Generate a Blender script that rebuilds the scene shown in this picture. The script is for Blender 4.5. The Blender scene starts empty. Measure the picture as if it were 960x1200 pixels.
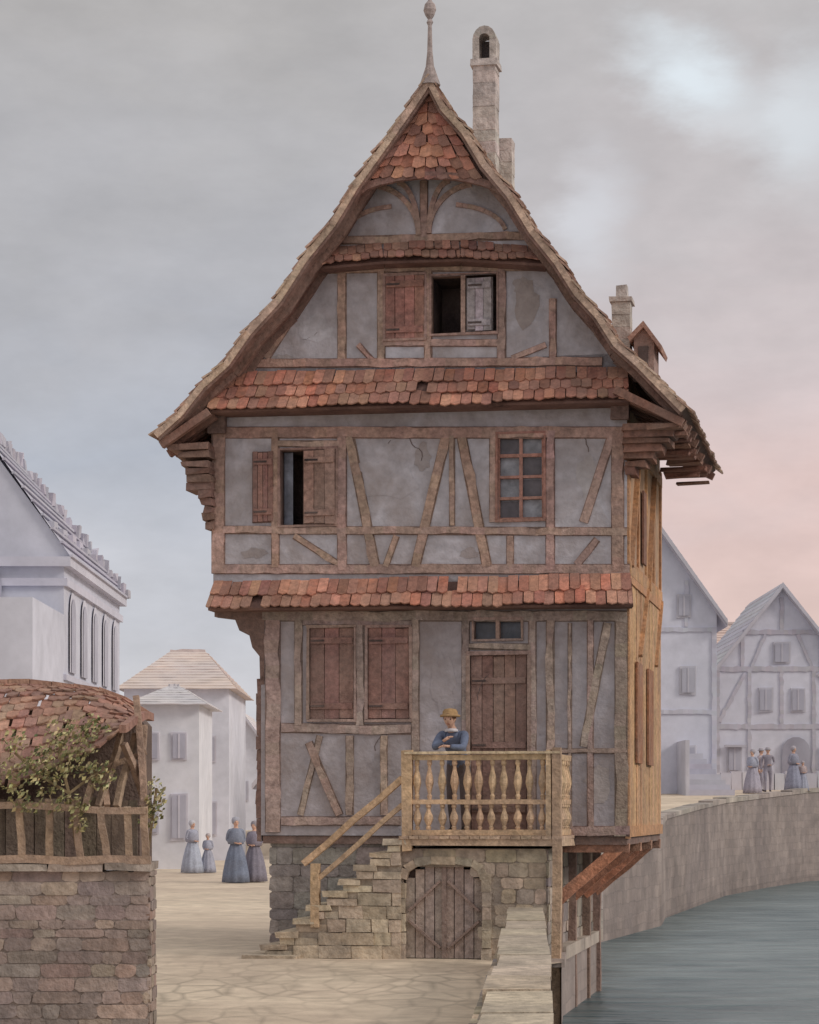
import bpy, bmesh, math, random
from mathutils import Vector, Matrix, noise
R=random.Random(7)
scene=bpy.context.scene
CAMZ=1.9; FL=2700.0; HOR=950.0
def lin(c):
    c=c/255.0
    return c/12.92 if c<=0.04045 else ((c+0.055)/1.055)**2.4
def C(r,g,b,k=1.5):
    return tuple(min(.82,lin(v)*k) for v in (r,g,b))
def vary(c,a=.12,h=.03):
    k=1+R.uniform(-a,a)
    return tuple(max(0.005,min(.85,v*k*(1+R.uniform(-h,h)))) for v in c)

# ---------------------------------------------------------------- materials
def make_mat(name,rough=.85,big=.9,bigamt=.35,fine=9,fineamt=.25,bump=.25,bscale=25,stretch=(1,1,1),stain=(.35,.3,.28),stainamt=.25,kind=None,spec=.2):
    m=bpy.data.materials.new(name); m.use_nodes=True
    nt=m.node_tree; N=nt.nodes; L=nt.links
    b=N['Principled BSDF']; b.inputs['Roughness'].default_value=rough
    b.inputs['Specular IOR Level'].default_value=spec
    at=N.new('ShaderNodeAttribute'); at.attribute_name='tint'
    geo=N.new('ShaderNodeNewGeometry')
    mp=N.new('ShaderNodeMapping'); mp.inputs['Scale'].default_value=stretch
    L.new(geo.outputs['Position'],mp.inputs['Vector'])
    def noi(s,d=4,dist=0):
        n=N.new('ShaderNodeTexNoise'); n.inputs['Scale'].default_value=s; n.inputs['Detail'].default_value=d
        n.inputs['Distortion'].default_value=dist; n.inputs['Roughness'].default_value=.6
        L.new(mp.outputs[0],n.inputs['Vector']); return n
    def mr(src,lo,hi):
        r=N.new('ShaderNodeMapRange'); r.inputs['From Min'].default_value=.3; r.inputs['From Max'].default_value=.7
        r.inputs['To Min'].default_value=lo; r.inputs['To Max'].default_value=hi
        L.new(src,r.inputs['Value']); return r.outputs[0]
    n1=noi(big,4,.6); n2=noi(fine,4)
    s1=N.new('ShaderNodeSeparateColor'); L.new(n1.outputs['Color'],s1.inputs[0])
    col=at.outputs['Color']
    def mul(col,fac):
        v=N.new('ShaderNodeVectorMath'); v.operation='SCALE'
        L.new(col,v.inputs[0]); L.new(fac,v.inputs['Scale']); return v.outputs[0]
    col=mul(col,mr(n1.outputs['Fac'],1-bigamt,1+bigamt*.6))
    col=mul(col,mr(n2.outputs['Fac'],1-fineamt,1+fineamt*.7))
    mx=N.new('ShaderNodeMix'); mx.data_type='RGBA'
    L.new(mr(s1.outputs['Green'],0,stainamt),mx.inputs['Factor']); L.new(col,mx.inputs['A'])
    mx.inputs['B'].default_value=(*stain,1); col=mx.outputs['Result']
    hsrc=noi(bscale,3).outputs['Fac']
    if kind=='brick':
        sx=N.new('ShaderNodeSeparateXYZ'); L.new(geo.outputs['Position'],sx.inputs[0])
        ad=N.new('ShaderNodeMath'); ad.operation='ADD'; L.new(sx.outputs['X'],ad.inputs[0]); L.new(sx.outputs['Y'],ad.inputs[1])
        cb=N.new('ShaderNodeCombineXYZ'); L.new(ad.outputs[0],cb.inputs['X']); L.new(sx.outputs['Z'],cb.inputs['Y'])
        nv=N.new('ShaderNodeVectorMath'); nv.operation='MULTIPLY_ADD'
        L.new(n2.outputs['Color'],nv.inputs[0]); nv.inputs[1].default_value=(.5,.2,0); L.new(cb.outputs[0],nv.inputs[2])
        br=N.new('ShaderNodeTexBrick'); L.new(nv.outputs[0],br.inputs['Vector'])
        br.inputs['Scale'].default_value=1; br.inputs['Brick Width'].default_value=.7; br.inputs['Row Height'].default_value=.27
        br.inputs['Mortar Size'].default_value=.02; br.inputs['Mortar Smooth'].default_value=.8
        br.inputs['Color1'].default_value=(.9,.9,.9,1); br.inputs['Color2'].default_value=(1.08,1.06,1.04,1); br.inputs['Mortar'].default_value=(.86,.86,.86,1)
        v=N.new('ShaderNodeVectorMath'); v.operation='MULTIPLY'; L.new(col,v.inputs[0]); L.new(br.outputs['Color'],v.inputs[1]); col=v.outputs[0]
    if kind=='cobble':
        m2=N.new('ShaderNodeMapping'); m2.inputs['Scale'].default_value=(2.6,.95,1); L.new(geo.outputs['Position'],m2.inputs['Vector'])
        vo=N.new('ShaderNodeTexVoronoi'); vo.feature='DISTANCE_TO_EDGE'; vo.inputs['Scale'].default_value=1.0
        L.new(m2.outputs[0],vo.inputs['Vector'])
        r=N.new('ShaderNodeMapRange'); r.inputs['From Max'].default_value=.1; r.inputs['To Min'].default_value=.6
        L.new(vo.outputs['Distance'],r.inputs['Value']); col2=mul(col,r.outputs[0])
        mx2=N.new('ShaderNodeMix'); mx2.data_type='RGBA'
        sx=N.new('ShaderNodeSeparateXYZ'); L.new(geo.outputs['Position'],sx.inputs[0])
        yr=N.new('ShaderNodeMapRange'); yr.inputs['From Min'].default_value=31; yr.inputs['From Max'].default_value=26
        L.new(sx.outputs['Y'],yr.inputs['Value'])
        mm=N.new('ShaderNodeMath'); mm.operation='MULTIPLY'; L.new(yr.outputs[0],mm.inputs[0]); L.new(mr(s1.outputs['Blue'],.0,1.0),mm.inputs[1])
        L.new(mm.outputs[0],mx2.inputs['Factor']); L.new(col,mx2.inputs['A']); L.new(col2,mx2.inputs['B']); col=mx2.outputs['Result']
    L.new(col,b.inputs['Base Color'])
    bp=N.new('ShaderNodeBump'); bp.inputs['Strength'].default_value=bump; bp.inputs['Distance'].default_value=.03
    L.new(hsrc,bp.inputs['Height']); L.new(bp.outputs[0],b.inputs['Normal'])
    return m
M={}
M['plaster']=make_mat('old_lime_plaster',big=1.5,bigamt=.22,fine=7,fineamt=.2,bump=.5,bscale=14,stain=C(134,120,114,1.25),stainamt=.65)
M['wood']=make_mat('weathered_timber',big=1.6,bigamt=.3,fine=14,fineamt=.42,bump=.6,bscale=30,stain=C(140,122,114,1.35),stainamt=.45)
M['tile']=make_mat('clay_tiles',big=1.6,bigamt=.35,fine=16,fineamt=.35,bump=.5,bscale=35,stain=C(146,116,106,1.3),stainamt=.6)
M['stone']=make_mat('rough_stone',big=1.4,bigamt=.3,fine=9,fineamt=.35,bump=.8,bscale=16,stain=C(120,112,108,1.25),stainamt=.5)
M['quay']=make_mat('quay_masonry',big=.25,bigamt=.28,fine=1.6,fineamt=.28,bump=.6,bscale=7,stain=C(116,108,108,1.2),stainamt=.6,kind='brick')
M['far']=make_mat('distant_hazed_render',big=.3,bigamt=.14,fine=1.8,fineamt=.12,bump=.1,bscale=6,stain=C(170,172,182,1.45),stainamt=.5)  # takes pale, low-contrast tints that stand in for distance haze
M['ground']=make_mat('sandy_ground',big=.3,bigamt=.22,fine=2.5,fineamt=.26,bump=.5,bscale=7,stain=C(164,146,132,1.3),stainamt=.6,kind='cobble')
M['cloth']=make_mat('cloth',big=3,bigamt=.2,fine=25,fineamt=.2,bump=.2,bscale=60,stainamt=.1)
M['leaf']=make_mat('leaf',big=3,bigamt=.3,fine=10,fineamt=.2,bump=.1,stain=(.2,.2,.08),stainamt=.3)
M['glass']=make_mat('old_glass',rough=.3,big=3,bigamt=.4,fine=9,fineamt=.4,bump=.1,stainamt=.2,spec=.5)

class B:
    def __init__(s): s.v=[];s.f=[];s.c=[]
    def face(s,pts,col):
        n=len(s.v); s.v+= [tuple(p) for p in pts]; s.f.append(tuple(range(n,n+len(pts)))); s.c.append(col)
    def mesh(s,vs,fs,col):
        n=len(s.v); s.v+=[tuple(p) for p in vs]
        for f in fs: s.f.append(tuple(i+n for i in f)); s.c.append(col)
    def prism(s,poly,y0,y1,col):
        k=len(poly)
        vs=[(x,y0,z) for x,z in poly]+[(x,y1,z) for x,z in poly]
        fs=[tuple(range(k)),tuple(range(2*k-1,k-1,-1))]+[(i,i+k,(i+1)%k+k,(i+1)%k) for i in range(k)]
        s.mesh(vs,fs,col)
    def box(s,x0,x1,y0,y1,z0,z1,col,j=0):
        vs=[(x+R.uniform(-j,j),y+R.uniform(-j,j),z+R.uniform(-j,j)) for z in (z0,z1) for x,y in((x0,y0),(x1,y0),(x1,y1),(x0,y1))]
        s.mesh(vs,[(0,3,2,1),(4,5,6,7),(0,1,5,4),(1,2,6,5),(2,3,7,6),(3,0,4,7)],col)
    def bar(s,p,q,w,h=None,col=(.3,.3,.3),w2=None,n=1,wob=0):
        h=h or w; p=Vector(p);q=Vector(q); d=(q-p).normalized()
        up=Vector((0,0,1)) if abs(d.z)<.9 else Vector((0,1,0))
        a=d.cross(up).normalized(); b=a.cross(d).normalized(); vs=[]
        for i in range(n+1):
            t=i/n; c=p.lerp(q,t)
            if 0<i<n: c=c+a*R.uniform(-wob,wob)+b*R.uniform(-wob,wob)
            k=1+(((w2/w) if w2 else 1)-1)*t
            for sa,sb in((-1,-1),(1,-1),(1,1),(-1,1)): vs.append(c+a*sa*w*k/2+b*sb*h*k/2)
        fs=[(3,2,1,0),tuple(4*n+i for i in range(4))]
        for i in range(n):
            for e in range(4): fs.append((4*i+e,4*i+(e+1)%4,4*i+4+(e+1)%4,4*i+4+e))
        s.mesh(vs,fs,col)
    def beam(s,x1,z1,x2,z2,w,col,y0=-.028,y1=.03,out=True,outc=None,wb=.028):
        L=math.hypot(x2-x1,z2-z1); n=max(1,int(L/.17)); dx,dz=(x2-x1)/L,(z2-z1)/L; nx,nz=-dz,dx
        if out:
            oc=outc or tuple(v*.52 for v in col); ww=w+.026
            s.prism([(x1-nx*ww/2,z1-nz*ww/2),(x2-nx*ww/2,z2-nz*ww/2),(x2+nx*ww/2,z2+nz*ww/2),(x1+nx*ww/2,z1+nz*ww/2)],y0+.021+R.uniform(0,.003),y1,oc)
        l=[];r=[]; o=R.uniform(0,99)
        for i in range(n+1):
            t=i/n; m=.026*noise.noise((o+i*.25,5,0)) if L>.8 else 0; cx,cz=x1+(x2-x1)*t+nx*m,z1+(z2-z1)*t+nz*m
            a=w/2+wb*noise.noise((o+i*.9,0,0)); b=w/2+wb*noise.noise((o+i*.9,9,0))
            l.append((cx+nx*a,cz+nz*a)); r.append((cx-nx*b,cz-nz*b))
        dy=R.uniform(-.004,.004)
        for i in range(n):
            s.mesh([(l[i][0],y0+dy,l[i][1]),(l[i+1][0],y0+dy,l[i+1][1]),(r[i+1][0],y0+dy,r[i+1][1]),(r[i][0],y0+dy,r[i][1]),
                    (l[i][0],y1,l[i][1]),(l[i+1][0],y1,l[i+1][1]),(r[i+1][0],y1,r[i+1][1]),(r[i][0],y1,r[i][1])],
                   [(0,1,2,3),(0,4,5,1),(3,2,6,7),(1,5,6,2),(0,3,7,4)],vary(col,.09))
    def lathe(s,cx,cy,z0,prof,col,seg=10,flute=0,fn=8):
        vs=[];k=len(prof)
        for r,z in prof:
            for i in range(seg):
                a=2*math.pi*i/seg; rr=r*(1+flute*math.cos(a*fn)*(1 if flute else 0))
                vs.append((cx+rr*math.cos(a),cy+rr*math.sin(a),z0+z))
        fs=[tuple(range(seg-1,-1,-1)),tuple((k-1)*seg+i for i in range(seg))]
        for j in range(k-1):
            for i in range(seg): fs.append((j*seg+i,j*seg+(i+1)%seg,(j+1)*seg+(i+1)%seg,(j+1)*seg+i))
        s.mesh(vs,fs,col)
    def tiles(s,A,Bp,Cp,D,rows,tw,cols,th=.02,lap=1.35,jit=.02,missing=0.01):
        A,Bp,Cp,D=map(Vector,(A,Bp,Cp,D))
        nrm=(Bp-A).cross(Cp-A).normalized()
        if nrm.y>0: nrm=-nrm
        for r in range(rows):
            t0=r/rows; t1=min((r+lap)/rows,1+.35/rows)
            l0=A.lerp(Cp,t0); r0=Bp.lerp(D,t0); l1=A+(Cp-A)*t1; r1=Bp+(D-Bp)*t1
            n=max(1,int((r1-l1).length/tw)); sh=(.5 if r%2 else 0)
            for i in range(-1 if sh else 0,n):
                if R.random()<missing: continue
                e=R.uniform(-.12,.12)
                u0=max(0,(i+sh+e*.4)/n); u1=min(1,(i+sh+1+e*.4)/n)-.05/n
                if u1<=u0: continue
                dn=(l1-l0).normalized()
                jj=dn*(R.uniform(-jit,jit)); k=nrm*R.uniform(0,jit*.9)
                a=l0.lerp(r0,u0); b=l0.lerp(r0,u1); c=l1.lerp(r1,u0)+jj; d=l1.lerp(r1,u1)+jj*R.uniform(-.4,1)
                sag=Vector((0,0,.045*noise.noise(((a.x)*.9,1,r*.15))+.025*noise.noise((a.x*3.1,4,r*.3))))
                a,b,c,d=a+sag,b+sag,c+sag,d+sag
                off=nrm*(th*1.7); m=(c+d)/2+dn*R.uniform(.0,.025)
                top=[a+k+nrm*.004,b+k+nrm*.004,d+off+k-dn*.02,m+off*1.2+k,c+off+k-dn*.02]
                bot=[p-nrm*th for p in top]
                s.mesh(top+bot,[(0,1,2,3,4),(9,8,7,6,5)]+[(q,q+5,(q+1)%5+5,(q+1)%5) for q in range(5)],vary(R.choice(cols),.2,.07))
    def masonry(s,P0,P1,z0,z1,h,w,depth,cols,skip=None,n=None,jit=.014,gap=.005,proud=.016):
        P0=Vector((*P0,0));P1=Vector((*P1,0)); d=(P1-P0); Ln=d.length; d/=Ln; n=Vector((d.y,-d.x,0)) if n is None else n
        z=z0
        while z<z1-.02:
            hh=min(h*R.uniform(.7,1.3),z1-z)
            if z1-z-hh<h*.4: hh=z1-z
            x=-R.uniform(0,w*.7)
            while x<Ln:
                ww=w*R.uniform(.5,1.5); a=max(0,x)+gap; b=min(Ln,x+ww)-gap
                if b-a>.03 and not(skip and skip((a+b)/2,z+hh/2)):
                    o=R.uniform(0,proud); 
                    za,zb=z+gap,z+hh-gap; cx=min(.03,(b-a)*.2); cz=min(.025,hh*.2)
                    ring=[(a+cx,za),(b-cx,za),(b,za+cz),(b,zb-cz),(b-cx,zb),(a+cx,zb),(a,zb-cz),(a,za+cz)]
                    ring=[(u+R.uniform(-jit,jit)*.7,v+R.uniform(-jit,jit)*.5) for u,v in ring]
                    vs=[]
                    for yy in (o,o-.02-depth):
                        for u,v in ring:
                            p=P0+d*u+n*yy; vs.append((p.x,p.y,v))
                    s.mesh(vs,[tuple(range(8)),tuple(range(15,7,-1))]+[(i,i+8,(i+1)%8+8,(i+1)%8) for i in range(8)],vary(R.choice(cols),.15,.05))
                x+=ww
            z+=hh
    def obj(s,name,mat,parent=None,recalc=True,smooth=False):
        me=bpy.data.meshes.new(name); me.from_pydata(s.v,[],s.f)
        a=me.color_attributes.new('tint','FLOAT_COLOR','CORNER')
        buf=[]
        for f,c in zip(s.f,s.c): buf+= [c[0],c[1],c[2],1.0]*len(f)
        a.data.foreach_set('color',buf)
        me.materials.append(M[mat]); 
        if recalc:
            bm=bmesh.new(); bm.from_mesh(me); bmesh.ops.recalc_face_normals(bm,faces=bm.faces); bm.to_mesh(me); bm.free()
        if smooth: me.polygons.foreach_set('use_smooth',[True]*len(me.polygons))
        me.update()
        o=bpy.data.objects.new(name,me); scene.collection.objects.link(o)
        if parent: o.parent=parent
        return o
def empty(name,loc=(0,0,0),rz=0):
    e=bpy.data.objects.new(name,None); scene.collection.objects.link(e); e.location=loc; e.rotation_euler=(0,0,rz); e.empty_display_size=.3
    return e

# ---------------------------------------------------------------- colours
TIM=C(164,138,127,1.45); TIMD=C(124,96,87,1.25); PLA=C(162,160,167,1.66); PLA2=C(152,148,154,1.6)
RED=[C(170,114,94),C(156,102,86),C(180,130,108),C(138,96,84),C(164,120,104),C(148,112,98)]
REDD=[C(144,102,88),C(128,92,82),C(156,116,100),C(136,106,94)]
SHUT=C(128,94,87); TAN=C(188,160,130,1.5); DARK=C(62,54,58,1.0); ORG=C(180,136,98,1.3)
STONE=[C(170,154,134),C(158,144,128),C(180,164,142),C(146,134,120),C(164,150,134)]
def mixc(a,b,t): return tuple(x*(1-t)+y*t for x,y in zip(a,b))

# ---------------------------------------------------------------- half timbered house (local frame: x along front, y back)
TH=math.radians(11.5); cs,sn=math.cos(TH),math.sin(TH); OX,OY=2.833,30.0
house=empty('half_timbered_house',(OX,OY,0),-TH)
def F(px,py,y=0.0):
    u=(px-480)/FL
    x=(u*(OY+cs*y)-OX-sn*y)/(cs+sn*u)
    d=OY-sn*x+cs*y
    return x,CAMZ+(HOR-py)*d/FL
HD=4.6
def rect(px0,py0,px1,py1,y=0): 
    a=F(px0,py1,y); b=F(px1,py0,y); return (a[0],b[0],a[1],b[1])
def wall_holes(b,x0,x1,z0,z1,holes,y,col,rev=.14):
    xs=sorted({x0,x1,*[h[0] for h in holes],*[h[1] for h in holes]}); zs=sorted({z0,z1,*[h[2] for h in holes],*[h[3] for h in holes]})
    for i in range(len(xs)-1):
        for j in range(len(zs)-1):
            cx,cz=(xs[i]+xs[i+1])/2,(zs[j]+zs[j+1])/2
            if any(h[0]<cx<h[1] and h[2]<cz<h[3] for h in holes): continue
            b.face([(xs[i],y,zs[j]),(xs[i+1],y,zs[j]),(xs[i+1],y,zs[j+1]),(xs[i],y,zs[j+1])],col)
    for h in holes:
        a0,a1,c0,c1=h
        for p,q in(((a0,c0),(a1,c0)),((a1,c0),(a1,c1)),((a1,c1),(a0,c1)),((a0,c1),(a0,c0))):
            b.face([(p[0],y,p[1]),(q[0],y,q[1]),(q[0],y+rev,q[1]),(p[0],y+rev,p[1])],TIMD)
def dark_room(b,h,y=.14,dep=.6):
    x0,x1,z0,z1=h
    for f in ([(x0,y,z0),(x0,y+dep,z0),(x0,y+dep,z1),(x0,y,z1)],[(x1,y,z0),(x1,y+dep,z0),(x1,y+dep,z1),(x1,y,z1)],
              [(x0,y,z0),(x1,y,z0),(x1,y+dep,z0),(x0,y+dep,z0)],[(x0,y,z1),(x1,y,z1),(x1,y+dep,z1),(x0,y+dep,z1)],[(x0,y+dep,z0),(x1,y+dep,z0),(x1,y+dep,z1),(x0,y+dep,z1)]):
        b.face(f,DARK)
XL2=F(250,600)[0]; XL1=F(306,800)[0]
Z_A=F(500,432)[1]; Z_B=F(500,676)[1]; Z_fl=F(700,978)[1]
w_s2a=rect(329,526,394,616); w_s2b=rect(584,508,637,609)
w_g1=rect(363,735,415,843); w_g2=rect(431,735,480,843); w_tr=rect(556,726,611,749); w_dr=rect(551,767,618,985)
w_dr=(w_dr[0],w_dr[1],Z_fl-.02,w_dr[3])
w_at=rect(506,321,582,392); w_at0=rect(452,322,498,398)
pl=B(); rm=B()
wall_holes(pl,XL2,0,Z_B-.1,Z_A+.1,[w_s2a,w_s2b],0,PLA)
wall_holes(pl,XL1,0,Z_fl-.02,Z_B-.1,[w_g1,w_g2,w_tr,w_dr],0.0,PLA2)
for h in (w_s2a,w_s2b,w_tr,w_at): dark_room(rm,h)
SIDE=C(178,144,112,1.35)
pl.face([(0,0,Z_fl-.02),(0,HD,Z_fl-.02),(0,HD,7.6),(0,0,7.6)],SIDE)
pl.face([(XL2,0,Z_B-.1),(XL2,HD,Z_B-.1),(XL2,HD,7.6),(XL2,0,7.6)],PLA)
pl.face([(XL1,0,Z_fl-.1),(XL1,HD,Z_fl-.1),(XL1,HD,Z_B-.1),(XL1,0,Z_B-.1)],PLA2)
pl.face([(XL2,HD,Z_B-.1),(0,HD,Z_B-.1),(0,HD,7.6),(XL2,HD,7.6)],PLA)
pl.face([(XL1,HD,Z_fl-.1),(0,HD,Z_fl-.1),(0,HD,Z_B-.1),(XL1,HD,Z_B-.1)],PLA)
pl.face([(XL2,0,Z_B-.1),(XL1,0,Z_B-.1),(XL1,HD,Z_B-.1),(XL2,HD,Z_B-.1)],TIMD)
YF=-.62
Lp=[F(x,y,YF) for x,y in((503,88),(480,124),(459,154),(414,217),(387,262),(354,303),(323,351),(289,388),(263,425),(234,451),(209,483),(181,508))]
Rp=[F(x,y,YF) for x,y in((503,88),(523,125),(548,153),(571,191),(601,227),(627,269),(656,305),(679,341),(704,368),(725,401),(751,424),(804,478))]
def under(P,side,t=.12):
    out=[]
    for i,p in enumerate(P):
        a=P[max(0,i-1)];b=P[min(len(P)-1,i+1)]; d=Vector((b[0]-a[0],b[1]-a[1])).normalized()
        n=Vector((-d.y,d.x))*side; out.append((p[0]+n.x*t,p[1]+n.y*t))
    out[0]=(P[0][0],P[0][1]-t*1.9); return out
Lu=under(Lp,1);Ru=under(Rp,-1)
rf=B(); YB=HD+.25
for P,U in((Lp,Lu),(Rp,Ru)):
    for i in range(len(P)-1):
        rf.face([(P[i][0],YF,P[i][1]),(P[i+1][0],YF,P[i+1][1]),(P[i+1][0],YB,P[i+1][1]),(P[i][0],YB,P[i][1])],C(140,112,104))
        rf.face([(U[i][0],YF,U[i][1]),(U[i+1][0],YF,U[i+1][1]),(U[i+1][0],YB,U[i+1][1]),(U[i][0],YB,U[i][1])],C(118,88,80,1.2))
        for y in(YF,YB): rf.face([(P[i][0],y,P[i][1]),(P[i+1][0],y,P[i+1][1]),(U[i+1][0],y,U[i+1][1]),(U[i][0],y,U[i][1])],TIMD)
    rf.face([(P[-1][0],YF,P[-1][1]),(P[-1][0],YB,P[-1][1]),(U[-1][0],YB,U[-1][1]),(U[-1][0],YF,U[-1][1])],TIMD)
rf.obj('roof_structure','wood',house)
rt=B()
for P in(Lp,Rp):
    for i in range(len(P)-1):
        a,b=P[i],P[i+1]
        seg=math.hypot(a[0]-b[0],a[1]-b[1]); rows=max(2,round(seg/.17))
        nx,nz=-(b[1]-a[1])/seg,(b[0]-a[0])/seg
        if nz<0: nx,nz=-nx,-nz
        for r in range(rows):
            t0=r/rows;t1=(r+1.3)/rows+R.uniform(-.05,.08)
            y=YF-.03+R.uniform(-.04,.02)
            while y<YB:
                w=.17*R.uniform(.9,1.1); o=.026+R.uniform(0,.036)
                x0,z0=a[0]+(b[0]-a[0])*t0,a[1]+(b[1]-a[1])*t0; x1,z1=a[0]+(b[0]-a[0])*t1,a[1]+(b[1]-a[1])*t1
                rt.mesh([(x0+nx*.01,y,z0+nz*.01),(x0+nx*.01,y+w*.94,z0+nz*.01),(x1+nx*o,y+w*.94,z1+nz*o),(x1+nx*o,y,z1+nz*o),
                         (x0-nx*.01,y,z0-nz*.01),(x0-nx*.01,y+w*.94,z0-nz*.01),(x1+nx*(o-.025),y+w*.94,z1+nz*(o-.025)),(x1+nx*(o-.025),y,z1+nz*(o-.025))],
                        [(0,1,2,3),(4,7,6,5),(0,3,7,4),(1,5,6,2),(3,2,6,7)],vary(R.choice([C(178,156,138),C(166,140,126),C(156,128,114),C(186,166,148)]),.12))
                y+=w
rt.obj('roof_tiles','tile',house)
vb=B()
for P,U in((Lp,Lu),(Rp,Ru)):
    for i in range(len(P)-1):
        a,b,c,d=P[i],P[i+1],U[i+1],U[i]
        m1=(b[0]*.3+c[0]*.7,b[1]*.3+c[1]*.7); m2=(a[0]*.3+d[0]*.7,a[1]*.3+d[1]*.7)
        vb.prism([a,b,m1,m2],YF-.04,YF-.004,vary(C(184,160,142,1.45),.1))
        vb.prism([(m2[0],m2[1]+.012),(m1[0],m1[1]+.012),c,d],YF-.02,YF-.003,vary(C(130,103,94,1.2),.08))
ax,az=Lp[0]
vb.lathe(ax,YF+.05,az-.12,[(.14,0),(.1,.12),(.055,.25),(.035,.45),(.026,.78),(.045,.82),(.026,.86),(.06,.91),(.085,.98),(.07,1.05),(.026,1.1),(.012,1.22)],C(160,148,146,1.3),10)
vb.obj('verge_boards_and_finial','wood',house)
def xat(P,z):
    for i in range(len(P)-1):
        a,b=P[i],P[i+1]
        if b[1]<=z<=a[1]:
            t=(z-a[1])/(b[1]-a[1]); return a[0]+(b[0]-a[0])*t
    return P[-1][0]
def gable_wall(b,z0,z1,y,col,xa,xb):
    n=6
    for P,xe in((Lu,xa),(Ru,xb)):
        pts=[]
        for i in range(n+1):
            z=z0+(z1-z0)*i/n; pts.append((xat(P,z),z))
        b.face([(x,y,z) for x,z in pts]+[(xe,y,z1),(xe,y,z0)],col)
Z_C=F(500,300)[1]
xa,xb=F(440,360)[0],F(598,360)[0]
gable_wall(pl,Z_A-.1,Z_C,0,PLA,xa,xb)
wall_holes(pl,xa,xb,Z_A-.1,Z_C,[w_at,w_at0],0,PLA)
zt=F(500,185)[1]
gable_wall(pl,Z_C,zt,-.1,PLA,-2.5,-2.5)
def patch_poly(px,py,rx,ry,col,y=0.0,k=17):
    o=R.uniform(0,9); pts=[]
    for i in range(k):
        a=2*math.pi*i/k; q=1+.7*noise.noise((math.cos(a)*2.1+o,math.sin(a)*2.1,o)); X,Z=F(px+rx*q*math.cos(a),py+ry*q*math.sin(a)); pts.append((X,y-.004-R.uniform(0,.001),Z))
    pl.face(pts,mixc(col,PLA2,.45))
for t in((617,358,14,28,C(146,134,126,1.4)),(612,335,9,10,C(154,146,142,1.5)),(452,560,34,24,C(172,172,180,1.65)),(370,385,22,14,C(176,178,186,1.65)),
         (495,535,10,16,C(146,138,136,1.45)),(690,560,13,28,C(172,170,172,1.6)),(300,648,16,6,C(146,138,136,1.4)),(550,648,12,6,C(144,134,132,1.4)),(448,900,14,20,C(142,136,138,1.45)),
         (520,800,14,34,C(158,154,160,1.6)),(372,905,10,18,C(142,136,138,1.4)),(700,920,14,22,C(164,156,152,1.55)),(330,420,12,5,C(150,146,146,1.5))):
    patch_poly(*t)
# hairline cracks in the render
for (px,py,n_) in((494,540,9),(455,520,6),(560,820,7),(690,530,6),(350,400,5),(440,880,6)):
    x,y=px,py; a=R.uniform(-.6,.6)
    for _ in range(n_):
        a+=R.uniform(-.7,.7); x2,y2=x+5*math.cos(a+1.2),y-5*math.sin(a+1.2); p=F(x,y);q=F(x2,y2); wd=.006
        pl.face([(p[0]-wd,-.007,p[1]),(q[0]-wd,-.007,q[1]),(q[0]+wd,-.007,q[1]+.004),(p[0]+wd,-.007,p[1]+.004)],C(96,84,84,1)); x,y=x2,y2
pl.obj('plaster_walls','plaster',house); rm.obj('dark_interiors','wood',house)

tb=B()
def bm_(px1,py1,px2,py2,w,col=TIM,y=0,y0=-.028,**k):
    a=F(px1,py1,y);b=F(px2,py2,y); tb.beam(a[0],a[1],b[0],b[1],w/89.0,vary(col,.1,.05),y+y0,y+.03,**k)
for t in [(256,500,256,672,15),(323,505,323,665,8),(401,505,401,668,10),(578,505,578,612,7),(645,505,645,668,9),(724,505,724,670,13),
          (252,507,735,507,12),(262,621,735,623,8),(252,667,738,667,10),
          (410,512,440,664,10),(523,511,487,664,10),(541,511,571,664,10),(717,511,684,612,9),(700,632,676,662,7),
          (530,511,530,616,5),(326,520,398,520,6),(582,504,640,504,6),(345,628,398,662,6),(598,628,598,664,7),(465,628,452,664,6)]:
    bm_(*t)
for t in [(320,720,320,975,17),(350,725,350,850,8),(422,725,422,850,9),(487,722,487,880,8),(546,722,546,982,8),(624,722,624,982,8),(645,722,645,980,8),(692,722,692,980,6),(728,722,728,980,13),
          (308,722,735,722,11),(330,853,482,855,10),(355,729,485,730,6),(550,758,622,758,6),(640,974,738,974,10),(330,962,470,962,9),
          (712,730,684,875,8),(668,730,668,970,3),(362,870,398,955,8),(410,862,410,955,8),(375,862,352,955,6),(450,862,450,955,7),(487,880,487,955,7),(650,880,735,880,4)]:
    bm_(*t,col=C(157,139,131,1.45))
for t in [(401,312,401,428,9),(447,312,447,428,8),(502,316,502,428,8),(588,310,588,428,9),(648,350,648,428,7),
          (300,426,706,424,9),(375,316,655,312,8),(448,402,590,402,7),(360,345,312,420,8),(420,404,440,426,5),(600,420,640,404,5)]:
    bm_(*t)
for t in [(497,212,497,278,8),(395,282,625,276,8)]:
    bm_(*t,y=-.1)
def arcb(cx,cy,rx,ry,a0,a1,w,n=12,dy=0):
    for i in range(n):
        t0=a0+(a1-a0)*i/n;t1=a0+(a1-a0)*(i+1.08)/n
        a=F(cx+rx*math.cos(t0),cy-ry*math.sin(t0),-.1);b=F(cx+rx*math.cos(t1),cy-ry*math.sin(t1),-.1)
        tb.beam(a[0],a[1],b[0],b[1],w/89,vary(TIM,.05),-.134+dy,-.07,out=False,wb=.004)
for sg in(-1,1):
    c0=497
    if sg<0:
        arcb(c0-62,276,56,58,0,1.45,6); arcb(c0-32,276,26,62,0,1.5,6,dy=-.006); arcb(c0-30,276,62,34,1.7,3.0,5,dy=.004)
    else:
        arcb(c0+62,274,56,58,math.pi,math.pi-1.45,6); arcb(c0+32,274,26,62,math.pi,math.pi-1.5,6,dy=-.006); arcb(c0+30,274,66,34,1.45,.15,5,dy=.004)
tb.obj('timber_frame','wood',house)

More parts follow.
